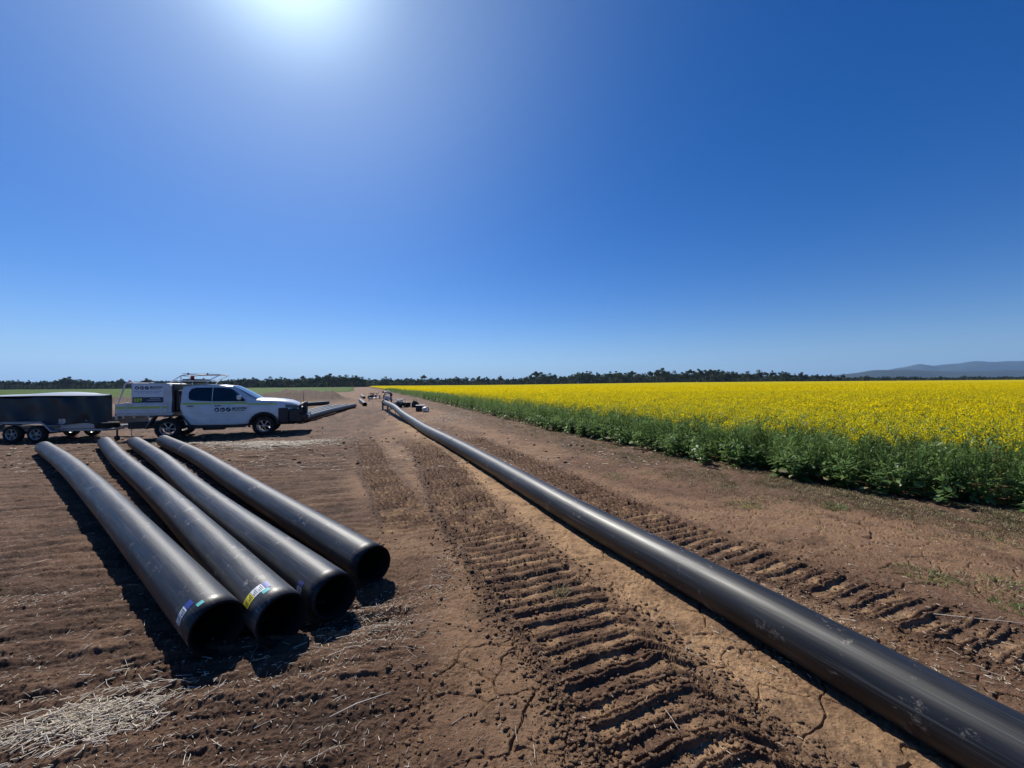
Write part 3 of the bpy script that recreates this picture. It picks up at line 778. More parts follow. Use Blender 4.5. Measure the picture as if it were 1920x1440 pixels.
# ---------------------------------------------------------------- hills on the right
def make_hills():
    def ridge(name, D0, D1, xs, hs_, seed):
        xs = np.array(xs, float); u = np.linspace((xs[0]-960)/750, (xs[-1]-960)/750, 260); t = np.linspace(0, 1, 40)
        U, T_ = np.meshgrid(u, t, indexing='ij'); Y = D0+(D1-D0)*T_; X = U*D0*(1+.25*T_)
        pxx = U*750+960; top = np.interp(pxx, xs, hs_)/750*((D0+D1)/2)+CAMH
        prof = np.sin(np.clip(T_, 0, 1)*np.pi)**.8
        Z = -6+(top+6)*prof*(1+.04*fbm(X*.004, Y*.004, seed, 5))+ (D0*.004)*fbm(X*.003, Y*.003, seed+5, 5)*prof
        nr, nc = X.shape; i = np.arange(nr-1)[:, None]*nc+np.arange(nc-1)[None]
        Q = np.stack([i, i+nc, i+nc+1, i+1], -1).reshape(-1, 4)
        m = mat("wooded_hillside", (.040, .050, .048), .95, spec=.05, var=.35, scale=.006)
        me = np_mesh(name, np.stack([X.ravel(), Y.ravel(), Z.ravel()], 1), Q, [m], smooth=True)
        return tag(link(name, me), kind='structure')
    ridge("hills", 5200, 6800, [1480, 1590, 1640, 1690, 1742, 1773, 1810, 1851, 1890, 1960, 2060, 2300], [0, 9, 14, 22, 31, 28, 31, 36.5, 35, 36, 33, 20], 151)
    ridge("foothills", 3000, 3900, [1380, 1480, 1580, 1650, 1720, 1800, 1920, 2050, 2300], [0, 5, 12, 20, 21, 17, 18, 15, 14], 161)
make_hills()

# ---------------------------------------------------------------- vehicle materials
M_PAINT = mat("white_car_paint", (.66, .67, .69), .28, spec=.5, coat=.6, dirt=(.42, .33, .25), dscale=2.0, damt=.30)
M_TRAYP = mat("white_tray_paint", (.60, .61, .63), .45, dirt=(.36, .28, .21), dscale=2.5, damt=.45)
M_BLACK = mat("black_plastic", (.018, .019, .022), .55, var=.3, scale=12)
M_TYRE = mat("tyre_rubber", (.022, .021, .020), .85, spec=.2, dirt=(.10, .075, .055), dscale=9, damt=.5, bump=.4, bscale=60)
M_RIM = mat("alloy", (.42, .43, .45), .35, metal=.85, dirt=(.2, .15, .1), dscale=8, damt=.4)
M_STEEL = mat("galvanised_steel", (.40, .41, .42), .45, metal=.6, var=.25, scale=14)
M_GLASS = mat("tinted_glass", (.008, .011, .016), .06, spec=.7)
M_WIND = mat("windscreen_glass", (.05, .065, .08), .05, spec=.9)
M_LIME = mat("reflective_lime_tape", (.42, .55, .08), .4, var=.1, scale=30)
M_SIGN = mat("sign_white", (.66, .68, .72), .4, var=.03, scale=10)
M_NAVY = mat("sign_navy", (.015, .022, .05), .4)
M_LIMETXT = mat("sign_lime", (.62, .78, .05), .4)
M_GREYTXT = mat("sign_grey", (.20, .23, .30), .5)
M_PALETXT = mat("sign_pale", (.55, .6, .66), .5)
M_LENS = mat("lamp_lens", (.62, .66, .70), .12, spec=.8)
M_LENSD = mat("headlamp_unit", (.10, .11, .12), .15, metal=.5, spec=.8)
M_RED = mat("red_lamp", (.45, .02, .015), .25)
M_TARP = mat("dark_tarpaulin", (.011, .013, .018), .46, spec=.4, var=.25, scale=3, bump=.12, bscale=5)
M_AMBER = mat("amber_lamp", (.7, .28, .02), .25)

_dg_font = None
def text_mesh(body, size, shear=0.0, bold=0.0, xs=1.0, align='LEFT'):
    cu = bpy.data.curves.new("lettering", 'FONT'); cu.body = body; cu.size = size; cu.shear = shear; cu.offset = bold
    cu.extrude = 0.0015; cu.resolution_u = 3; cu.align_x = align
    o = bpy.data.objects.new("lettering", cu); COL.objects.link(o)
    me = bpy.data.meshes.new_from_object(o.evaluated_get(bpy.context.evaluated_depsgraph_get()))
    bpy.data.objects.remove(o); bpy.data.curves.remove(cu)
    vs = [(v.co.x*xs, v.co.y, v.co.z) for v in me.vertices]; fs = [tuple(p.vertices) for p in me.polygons]
    bpy.data.meshes.remove(me)
    return vs, fs
def side_text(mb, body, size, x, z, y, m=0, **kw):
    """lettering on a face looking towards -y"""
    vs, fs = text_mesh(body, size, **kw)
    return mb.add([(x+a, y-.001-c, z+b) for a, b, c in vs], fs, m)
def disc(mb, x, z, y, r, m, n=24, t=.0015):
    poly = [(x+r*math.cos(2*math.pi*k/n), z+r*math.sin(2*math.pi*k/n)) for k in range(n)]
    mb.prism(poly, y-t, y, m)
def logo(mb, x, z, y, r, dark, pale):
    """three round pictograms, the firm's name and the line under it; (x, z) = left centre of the first disc"""
    for i in range(3): disc(mb, x+r+i*r*2.2, z, y, r, dark)
    yy = y-.0015; cx = x+r
    # excavator
    P = lambda c, pts: mb.prism([(c+a*r, z+b*r) for a, b in pts], yy-.0012, yy, pale)
    P(cx, [(-.55, -.5), (.35, -.5), (.45, -.36), (.35, -.22), (-.55, -.22), (-.65, -.36)])
    P(cx, [(-.45, -.16), (.15, -.16), (.15, .1), (0, .3), (-.3, .3), (-.45, .1)])
    P(cx, [(.12, .0), (.45, .5), (.52, .45), (.22, -.06)]); P(cx, [(.45, .5), (.7, .05), (.62, 0), (.4, .42)])
    cx += r*2.2
    # loader with raised blade
    P(cx, [(-.6, -.45), (.2, -.45), (.2, -.15), (-.6, -.15)]); P(cx, [(-.5, -.1), (-.05, -.1), (-.15, .3), (-.4, .3)])
    P(cx, [(.05, -.1), (.6, .35), (.66, .28), (.2, -.16)]); P(cx, [(.5, .45), (.78, .3), (.7, .12), (.52, .22)])
    cx += r*2.2
    # pipe with sockets
    P(cx, [(-.5, -.62), (-.62, -.5), (.5, .62), (.62, .5)]); P(cx, [(-.6, -.72), (-.36, -.48), (-.5, -.34), (-.74, -.58)]); P(cx, [(.6, .72), (.36, .48), (.5, .34), (.74, .58)])
    tx = x+r*6.7
    side_text(mb, "BOOTH", r*1.40, tx, z-r*.02, y, dark, shear=.25, bold=r*.075, xs=1.16)
    side_text(mb, "CONTRACTING", r*.66, tx, z-r*.76, y, dark, shear=.1, bold=r*.03, xs=1.06)

# ---------------------------------------------------------------- utility vehicle
def wheel(parent, x, y, z, side, rt=.385, rr=.235, w=.25, spokes=6, rimm=None, name="wheel", offroad=True):
    """side -1: outer face towards -y"""
    hub = MB(); hub.lathe([(0, 0), (.07, 0), (.075, .03), (.15, .04), (.15, .10), (.0, .10)], 20, 'Y'); 
    W = hub.build(name, M_BLACK, parent); W.location = (x, y, z); W.rotation_euler = (0, R(RS.uniform(0, 60)), 0 if side < 0 else math.pi)
    t = MB(); h = w/2
    t.lathe([(rr, -h*.82), (rr+.02, -h*.95), ((rr+rt)/2, -h), (rt-.03, -h*.92), (rt-.006, -h*.70), (rt, -h*.3), (rt, h*.3), (rt-.006, h*.7), (rt-.03, h*.92), ((rr+rt)/2, h), (rr, h*.82)], 48, 'Y')
    if offroad:
        for k in range(36):
            a = 2*math.pi*k/36; s_ = (-1)**k
            for q in (-1, 1):
                c, s2 = math.cos(a), math.sin(a); y0 = q*h*.45+s_*.01
                vs = []
                for dr in (rt-.004, rt+.010):
                    for da in (-.055, .055):
                        for dy in (-h*.38, h*.38):
                            vs.append((math.cos(a+da)*dr, y0+dy, math.sin(a+da)*dr))
                t.add(vs, [(0,1,3,2), (4,6,7,5), (0,4,5,1), (2,3,7,6), (0,2,6,4), (1,5,7,3)])
    t.build("tyre", M_TYRE, W)
    r = MB(); o = -h*.78
    r.lathe([(rr, -h*.85), (rr-.012, o-.01), (rr-.022, o+.03), (rr-.03, h*.6), (rr, h*.8)], 40, 'Y')
    r.lathe([(0, o+.012), (.035, o+.010), (.06, o+.022), (.065, o+.06)], 20, 'Y')
    for k in range(spokes):
        a = 2*math.pi*k/spokes; dw = .16; d2 = .12
        pts = [(.05, -dw*1.6), (.05, dw*1.6), (rr*.62, dw*.62), (rr-.016, d2*1.25), (rr-.016, -d2*1.25), (rr*.62, -dw*.62)]
        vs = []
        for yy in (0, .03):
            for j, (q, da) in enumerate(pts): vs.append((q*math.cos(a+da), o+.018+yy+(0 if j in (0, 1) else .0), q*math.sin(a+da)))
        r.add(vs, [(0,1,2,3,4,5), (11,10,9,8,7,6)]+[(j, (j+1) % 6, 6+(j+1) % 6, 6+j) for j in range(6)])
    r.build("rim", rimm or M_RIM, W)
    return W

def loft(stations, mats_idx=None, mirror=True):
    """stations: list of lists of (x,y,z) half sections with y<=0 ; returns verts, faces (mirrored)"""
    n = len(stations[0]); vs = []; fs = []
    for s in stations: vs += [tuple(p) for p in s]
    for i in range(len(stations)-1):
        for j in range(n-1): fs.append((i*n+j, i*n+j+1, (i+1)*n+j+1, (i+1)*n+j))
    if mirror:
        b = len(vs); vs += [(x, -y, z) for x, y, z in vs]
        fs += [tuple(b+k for k in f[::-1]) for f in fs]
        # end caps
        for i in (0, len(stations)-1):
            fs.append(tuple([i*n+j for j in range(n)]+[b+i*n+j for j in range(n-1, -1, -1)]))
    return vs, fs

def weld(o, dist=.0008):
    import bmesh
    bm = bmesh.new(); bm.from_mesh(o.data); bmesh.ops.remove_doubles(bm, verts=bm.verts, dist=dist); bmesh.ops.recalc_face_normals(bm, faces=bm.faces); bm.to_mesh(o.data); bm.free()
def cut(o, cutters):
    """real openings: boolean differences baked into the mesh"""
    for c in cutters:
        md = o.modifiers.new("cut", 'BOOLEAN'); md.operation = 'DIFFERENCE'; md.solver = 'EXACT'; md.object = c
    dg = bpy.context.evaluated_depsgraph_get(); dg.update()
    me = bpy.data.meshes.new_from_object(o.evaluated_get(dg)); old = o.data; o.modifiers.clear(); o.data = me; bpy.data.meshes.remove(old)
    for c in cutters: m_ = c.data; bpy.data.objects.remove(c); bpy.data.meshes.remove(m_)

def make_ute():
    root = empty("utility_vehicle", (0, 0, 0))
    tag(root, "white dual-cab utility vehicle with service tray, lettered signs and black bull bar", "ute")
    # lower body: x, half width, sill z, belt z, deck z (top at centre), lower tuck
    st = [(.36, .86, 1.02, 1.34, 1.36), (.40, .885, .98, 1.345, 1.37), (.46, .895, .70, 1.35, 1.37), (.52, .90, .50, 1.35, 1.37), (.9, .905, .47, 1.345, 1.37),
          (1.45, .91, .46, 1.34, 1.37), (1.9, .91, .46, 1.33, 1.37), (2.35, .905, .46, 1.325, 1.40), (2.55, .90, .47, 1.32, 1.47), (2.8, .90, .50, 1.315, 1.475),
          (3.2, .90, .56, 1.30, 1.455), (3.55, .885, .60, 1.27, 1.42), (3.80, .85, .60, 1.22, 1.36), (3.95, .79, .62, 1.15, 1.27), (4.02, .70, .64, 1.05, 1.15)]
    S = []
    for x, w, zs, zb, zd in st:
        m1 = zs+(zb-zs)*.28; m2 = zs+(zb-zs)*.62
        S.append([(x, 0, zs+.02), (x, -(w-.12), zs), (x, -(w-.025), zs+.015), (x, -w+.004, zs+.05), (x, -w, m1), (x, -w-.006, m2), (x, -w+.012, zb-.05), (x, -w+.035, zb), (x, -w+.10, zb+(zd-zb)*.55), (x, -w*.62, zd-.008), (x, 0, zd+.012)])
    vs, fs = loft(S); mb = MB(); mb.add(vs, fs, 0, True)
    body = mb.build("body", M_PAINT, root); weld(body)
    cyl = []
    for xx, rad in ((3.0, .475), (0.0, .50)):
        for sd in (-1, 1):
            c = MB(); c.lathe([(0, 0), (rad, 0), (rad, .42), (0, .42)], 40, 'Y', (xx, -.99 if sd < 0 else .57, .42)); oc = c.build("cutter", M_BLACK); weld(oc); cyl.append(oc)
    cut(body, cyl)
    body.data.materials.clear(); body.data.materials.append(M_PAINT); body.data.materials.append(M_BLACK)
    for p in body.data.polygons:
        p.use_smooth = True; c_ = p.center; p.material_index = 0
        for xx, rad in ((3.0, .475), (0.0, .50)):
            if abs(c_.y) < .895 and math.hypot(c_.x-xx, c_.z-.42) < rad+.012 and abs(math.hypot(c_.x-xx, c_.z-.42)-rad) < .02 or (abs(c_.y) < .60 and abs(c_.y) > .55 and math.hypot(c_.x-xx, c_.z-.42) < rad): p.material_index = 1
    e = body.modifiers.new("edge", 'EDGE_SPLIT'); e.split_angle = R(38)
    # cabin
    G = []
    for x, wb, wt, zb, zt in ((.37, .84, .70, 1.36, 1.86), (.44, .86, .69, 1.355, 1.93), (.60, .865, .685, 1.35, 1.965), (1.1, .87, .68, 1.34, 1.99), (1.6, .87, .675, 1.335, 1.985), (1.92, .868, .665, 1.33, 1.955), (2.05, .866, .66, 1.33, 1.895),
                              (2.35, .86, .70, 1.33, 1.70), (2.62, .84, .74, 1.33, 1.52), (2.74, .82, .76, 1.33, 1.45)):
        G.append([(x, 0, zb), (x, -wb, zb), (x, -(wb*.55+wt*.45)-.012, zb+(zt-zb)*.5), (x, -wt-.012, zt-.035), (x, -wt+.03, zt-.006), (x, -wt*.55, zt+.012), (x, 0, zt+.018)])
    vs, fs = loft(G); mb = MB(); mb.add(vs, fs, 0, True); cab = mb.build("cabin", M_PAINT, root); weld(cab)
    e = cab.modifiers.new("edge", 'EDGE_SPLIT'); e.split_angle = R(32)
    def yside(z): # cabin side surface, leaning inwards
        return -(.872-(z-1.34)*(.19/.60))-.016-.024*math.sin(math.pi*min(1, max(0, (z-1.33)/.64)))
    for sd in (1, -1):
        for poly, nm in (([(.60, 1.50), (.64, 1.43), (.86, 1.395), (1.30, 1.375), (1.30, 1.895), (.80, 1.885), (.66, 1.84), (.59, 1.70)], "side_window"),
                         ([(1.33, 1.375), (2.36, 1.365), (2.38, 1.40), (2.16, 1.64), (1.98, 1.80), (1.86, 1.865), (1.33, 1.895)], "side_window")):
            n = len(poly); vs = [(x, sd*(yside(z)-.004), z) for x, z in poly]+[(x, sd*(yside(z)+.03), z) for x, z in poly]
            MB().add(vs, [tuple(range(n)), tuple(range(2*n-1, n-1, -1))]+[(i, (i+1) % n, n+(i+1) % n, n+i) for i in range(n)]).build(nm, M_GLASS, root)
    # windscreen with black surround
    def wsq(mb, y0, y1, a, b, off, m):
        """a,b fractions from base to roof"""
        vs = []
        for f in (a, (a+b)/2, b):
            x = 2.78-(.80)*f; z = 1.475+.475*f+.02*math.sin(f*math.pi); half = (.76*(1-f)+.64*f)
            for t in np.linspace(y0, y1, 7): vs.append((x+off*.5-.05*(t*t)*1.2, t*half, z+off))
        fs = [(i*7+j, i*7+j+1, (i+1)*7+j+1, (i+1)*7+j) for i in range(2) for j in range(6)]
        mb.add(vs, fs, m, True)
    mb = MB(); wsq(mb, -1, 1, 0, 1, .008, 0); mb.build("windscreen", M_WIND, root)
    # doors: thin proud panels with handles
    def door(poly, hx, nm):
        for sd in (1, -1):
            n = len(poly)
            def yy(z): return -(.912 if z < 1.12 else .912-(z-1.12)*.09)
            vs = [(x, sd*(yy(z)-.004), z) for x, z in poly]+[(x, sd*(yy(z)+.035), z) for x, z in poly]
            d = MB().add(vs, [tuple(range(n)), tuple(range(2*n-1, n-1, -1))]+[(i, (i+1) % n, n+(i+1) % n, n+i) for i in range(n)]).build("door", M_PAINT, root)
            h = MB(); y = sd*.925
            h.box(hx-.10, hx+.10, min(y, y-sd*.02)-.012, max(y, y-sd*.02)+.012, 1.185, 1.215, 0, .008); h.build("handle", M_BLACK, d)
            st_ = MB(); y = sd*.917
            x0 = min(p[0] for p in poly)+.01; x1 = max(p[0] for p in poly)-.01
            yt = lambda z: sd*(.9175-(z-1.12)*.09)
            st_.add([(x0, yt(1.255), 1.255), (x1, yt(1.255), 1.255), (x1, yt(1.325), 1.325), (x0, yt(1.325), 1.325)], [(0, 1, 2, 3)]); st_.build("reflective_stripe", M_LIME, d)
            if nm == 'front' and sd == 1:
                lg = MB(); logo(lg, 1.40, 1.05, -.9165, .082, 0, 1)
                for k, (xa, xb) in enumerate(((1.40, 1.52), (1.54, 1.70), (1.72, 1.86), (1.88, 2.10), (2.12, 2.34))): lg.box(xa, xb, -.918, -.9165, .915, .922, 0)
                lg.build("lettering", [M_NAVY, M_SIGN], d)
            yield d
    rear = [(.53, .52), (1.31, .51), (1.31, 1.335), (.42, 1.345), (.42, 1.10), (.50, .86)]
    front = [(1.33, .51), (2.42, .51), (2.46, .62), (2.46, 1.325), (1.33, 1.335)]
    list(door(rear, .66, 'rear')); list(door(front, 1.50, 'front'))
    f = MB()
    for sd in (1, -1):
        for (xa, xb) in ((2.48, 3.10), (3.10, 3.45)):
            ya = -.904 if xa < 3 else -.90; yb = -.90 if xa < 3 else -.888
            f.add([(xa, sd*(ya-.008), 1.225), (xb, sd*(yb-.008), 1.215), (xb, sd*(yb-.004), 1.27), (xa, sd*(ya-.004), 1.285)], [(0, 1, 2, 3)])
    f.build("reflective_stripe", M_LIME, root)
    # sill step, underbody, arches
    u = MB(); u.box(.55, 2.40, -.84, .84, .36, .50, 0, .03); u.box(-1.3, 3.9, -.42, .42, .38, .62, 0, .02); u.box(.62, 2.38, -.93, -.84, .36, .40, 0, .012); u.box(.62, 2.38, .84, .93, .36, .40, 0, .012)
    u.tube([(3.0, -.72, .40), (3.0, .72, .40)], .05); u.tube([(0, -.72, .40), (0, .72, .40)], .06); u.box(1.0, 1.7, -.8, -.45, .28, .45, 0, .04)
    u.build("chassis", M_BLACK, root)
    for sd in (1, -1):   # black flares round the front arches
        a = MB(); pts = []
        for k in range(0, 13):
            t = R(-8+k*(196/12)); pts.append((3.0+.485*math.cos(t), sd*-.915, .42+.485*math.sin(t)))
        a.tube(pts, .040, 8); a.build("wheel_arch", M_BLACK, root)
    # lamps, grille, mirror
    for sd in (1, -1):
        h = MB(); vs = [(3.72, -.885*sd, 1.10), (3.98, -.76*sd, 1.02), (4.03, -.60*sd, 1.04), (4.02, -.60*sd, 1.14), (3.92, -.79*sd, 1.18), (3.70, -.878*sd, 1.21)]
        vs2 = [(x-.12, y*.9, z) for x, y, z in vs]
        h.add(vs+vs2, [(0,1,2,3,4,5), (11,10,9,8,7,6)]+[(j, (j+1) % 6, 6+(j+1) % 6, 6+j) for j in range(6)]); 
        for v in range(len(h.v)): h.v[v] = (h.v[v][0]+.006, h.v[v][1]*1.01, h.v[v][2])
        h.build("headlight", M_LENSD, root)
        m = MB(); y = -1.04*sd; m.box(2.12, 2.26, min(y, y+.20*sd), max(y, y+.20*sd), 1.42, 1.60, 0, .035); m.tube([(2.2, -.88*sd, 1.42), (2.19, -.95*sd, 1.44)], .025); m.build("wing_mirror", M_PAINT, root)
    g = MB(); g.box(3.98, 4.06, -.56, .56, .78, 1.10, 0, .02); g.build("grille", M_BLACK, root)
    b = MB()   # bull bar: wide lower channel, uprights, two hoops
    b.box(4.02, 4.26, -.90, .90, .58, .84, 0, .05); b.box(3.74, 4.10, -.95, -.72, .46, 1.05, 0, .07); b.box(3.74, 4.10, .72, .95, .46, 1.05, 0, .07)
    b.box(3.50, 3.75, -.935, -.86, .50, 1.08, 0, .02); b.box(3.50, 3.75, .86, .935, .50, 1.08, 0, .02)
    for y in (-.33, .33): b.box(4.08, 4.20, y-.03, y+.03, .82, 1.28, 0, .02)
    b.tube([(4.16, -.33, 1.26), (4.16, .33, 1.26)], .034)
    for sd in (1, -1):
        b.tube([(4.16, sd*.33, 1.27), (4.14, sd*.60, 1.26), (4.05, sd*.80, 1.16), (4.06, sd*.90, .98), (4.10, sd*.90, .82)], .040); b.tube([(4.10, sd*.33, 1.10), (4.10, sd*.62, 1.09), (4.04, sd*.84, .98)], .028)
    b.tube([(4.17, -.33, 1.02), (4.17, .33, 1.02)], .026)
    bb = b.build("bull_bar", M_BLACK, root)
    MB().box(4.265, 4.27, -.19, .19, .63, .74, 0).build("number_plate", M_SIGN, bb)
    for sd in (1, -1): MB().lathe([(0, 0), (.05, 0), (.06, -.02), (.06, -.05), (0, -.05)], 16, 'X', (4.285, sd*.62, .72)).build("fog_lamp", M_LENS, bb)
    a = MB(); a.tube([(4.12, -.30, 1.28), (4.10, -.30, 1.75)], [.010, .003], 6); a.build("aerial", M_BLACK, root)
    a = MB(); a.box(1.86, 1.92, -.03, .03, 1.985, 2.05, 0, .01); a.build("roof_aerial", M_BLACK, root)
    # wheels
    for x in (0, 3.0):
        for sd in (-1, 1): wheel(root, x, sd*.80, .385, sd)
    # tray
    t = MB(); t.box(-1.45, .16, -.93, .93, .90, .99, 0, .01); t.box(-1.45, -1.38, -.93, .93, .76, .90, 0, .01)
    for x in (-1.25, -.95, -.55, -.1): t.box(x-.03, x+.03, -.88, .88, .80, .90)
    t.box(-1.42, .14, -.935, -.905, .885, .905, 0); t.build("tray", M_STEEL, root)
    for sd in (-1, 1):
        y = sd*.945; sg = MB(); sg.box(-1.45, .0, min(y, y-sd*.03), max(y, y-sd*.03), .985, 1.32, 0, .008)
        for x in (-1.15, -.18): sg.box(x-.02, x+.02, min(y, y+sd*.012), max(y, y+sd*.012), .96, 1.33, 0)
        s_ = sg.build("drop_side", M_TRAYP, root)
        sm = MB(); yy = y+sd*.0035
        for a_, b_ in ((-1.43, -1.175), (-1.125, -.205), (-.155, -.02)): sm.add([(a_, yy, 1.14), (b_, yy, 1.14), (b_, yy, 1.215), (a_, yy, 1.215)], [(0, 1, 2, 3)])
        sm.build("reflective_stripe", M_LIME, s_)
        MB().box(-1.46, -1.435, min(y, y-sd*.14), max(y, y-sd*.14), .90, .975, 0, .01).build("tail_lamp", M_RED, root)
        mg = MB()  # black trapezoid guards with pale edging
        poly = [(-.62, .42), (-.42, .80), (-.36, .88), (.42, .88), (.50, .80), (.70, .48), (.66, .46), (.46, .76), (.38, .84), (-.33, .84), (-.38, .76), (-.58, .40)]
        mg.prism(poly, min(y, y-sd*.26), max(y, y-sd*.26)); g_ = mg.build("mudguard", M_BLACK, root)
        ed = MB(); yo = sd*.952; ed.tube([(-.63, yo, .42), (-.42, yo, .82)], .011, 6); ed.tube([(.48, yo, .84), (.71, yo, .50)], .011, 6); ed.build("guard_edge", M_STEEL, g_)
    # canopy box on the tray
    c = MB(); poly = [(-1.02, .995), (.10, .995), (.13, 1.5), (.10, 1.95), (.04, 2.03), (-.06, 2.05), (-1.02, 2.05)]
    c.prism(poly, -.90, .90); cb = c.build("canopy", M_TRAYP, root)
    sgn = MB(); y = -.9045
    sgn.box(-.99, -.12, y, -.901, 1.345, 2.00, 0); 
    sgn.box(-.985, -.125, y-.002, y, 1.35, 1.545, 1)
    sgn.box(-.96, -.72, y-.0035, y-.002, 1.375, 1.52, 1)
    logo(sgn, -.93, 1.875, y-.0002, .062, 1, 0)
    for k, (a_, b_, z) in enumerate(((-.95, -.80, 1.745), (-.78, -.62, 1.745), (-.60, -.42, 1.745), (-.40, -.17, 1.745), (-.86, -.66, 1.69), (-.64, -.44, 1.69), (-.42, -.26, 1.69))): sgn.box(a_, b_, y-.0015, y, z, z+.016, 3)
    side_text(sgn, "039", .165, -.95, 1.39, y-.003, 2, bold=.004, xs=.92)
    for a_, b_, z in ((-.50, -.22, 1.485), (-.58, -.19, 1.43)): sgn.box(a_, b_, y-.0035, y-.002, z, z+.014, 4)
    sgn.build("sign_panel", [M_SIGN, M_NAVY, M_LIMETXT, M_GREYTXT, M_PALETXT], cb)
    fr_ = MB()
    for yy in (-.90, .90):
        fr_.tube([(-1.36, yy, 1.33), (-1.20, yy, 2.0), (-1.12, yy, 2.055), (-1.0, yy, 2.06)], .026)
        fr_.tube([(-1.22, yy, 1.34), (-1.05, yy, 1.34)], .02)
    fr_.tube([(-1.16, -.90, 2.04), (-1.16, .90, 2.04)], .024); fr_.build("rear_frame", M_TRAYP, root)
    hb = MB(); hb.box(.13, .17, -.90, .90, .99, 2.02, 0, .012); hb.box(.17, .28, -.75, .75, 1.0, 1.80, 0, .03); hb.build("headboard", M_BLACK, root)
    MB().lathe([(0, 0), (.045, 0), (.045, .05), (.03, .075), (0, .08)], 16, 'Z', (-1.1, -.80, 2.07)).build("marker_lamp", M_RED, root)
    # rack over the cab, carrying a ladder and a light bar
    rk = MB()
    for yy in (-.62, .62):
        rk.tube([(-.05, yy, 2.05), (.30, yy, 2.33), (.55, yy, 2.37), (1.52, yy, 2.38)], .018, 8); rk.tube([(1.52, yy, 2.38), (1.22, yy, 2.20), (1.08, yy, 2.03)], .016, 8); rk.tube([(-.02, yy, 2.08), (.15, yy, 2.15), (1.15, yy, 2.15)], .014, 8)
        rk.tube([(.30, yy, 2.0), (.30, yy, 2.33)], .014, 8)
    for x, z in ((.30, 2.33), (.70, 2.375), (1.1, 2.378), (1.50, 2.38), (.2, 2.15), (.65, 2.15), (1.10, 2.15)): rk.tube([(x, -.62, z), (x, .62, z)], .014, 8)
    r_ = rk.build("roof_rack", M_SIGN, root)
    lb = MB(); lb.box(.30, .95, -.5, .5, 2.17, 2.21, 0, .01); lb.box(.25, 1.15, -.60, -.54, 2.07, 2.12, 0, .01); lb.build("light_bar", M_BLACK, r_)
    MB().lathe([(0, 0), (.06, 0), (.06, .09), (.04, .12), (0, .125)], 18, 'Z', (.62, -.52, 2.21)).build("beacon", M_RED, r_)
    for x in (.52, 1.12): MB().box(x-.02, x+.02, -.66, -.60, 2.38, 2.44, 0, .008).build("work_lamp", M_BLACK, r_)
    # solar style panel resting in the rack
    MB().box(.32, 1.46, -.58, .58, 2.395, 2.415, 0, .004).build("rack_sheet", M_SIGN, r_)
    tw = MB(); tw.box(-1.75, -1.40, -.05, .05, .42, .52, 0, .01); tw.lathe([(0, 0), (.025, .0), (.028, .05), (.02, .08), (0, .08)], 14, 'Z', (-1.70, 0, .52)); tw.build("tow_bar", M_STEEL, root)
    for o_ in root.children:      # the nose carries on well ahead of the front arches
        if o_.type == 'MESH' and not o_.name.startswith("wheel."):
            for q_ in [o_]+list(o_.children):
                if q_.name.startswith("wheel"): continue
                for v_ in q_.data.vertices:
                    if v_.co.x > 3.5: v_.co.x = 3.5+(v_.co.x-3.5)*1.38
    return root
ute = make_ute()
YAW = math.atan2(.394, .919)
ute.location = (-12.885, 15.36, -.175); ute.rotation_euler = (0, R(.6), YAW)

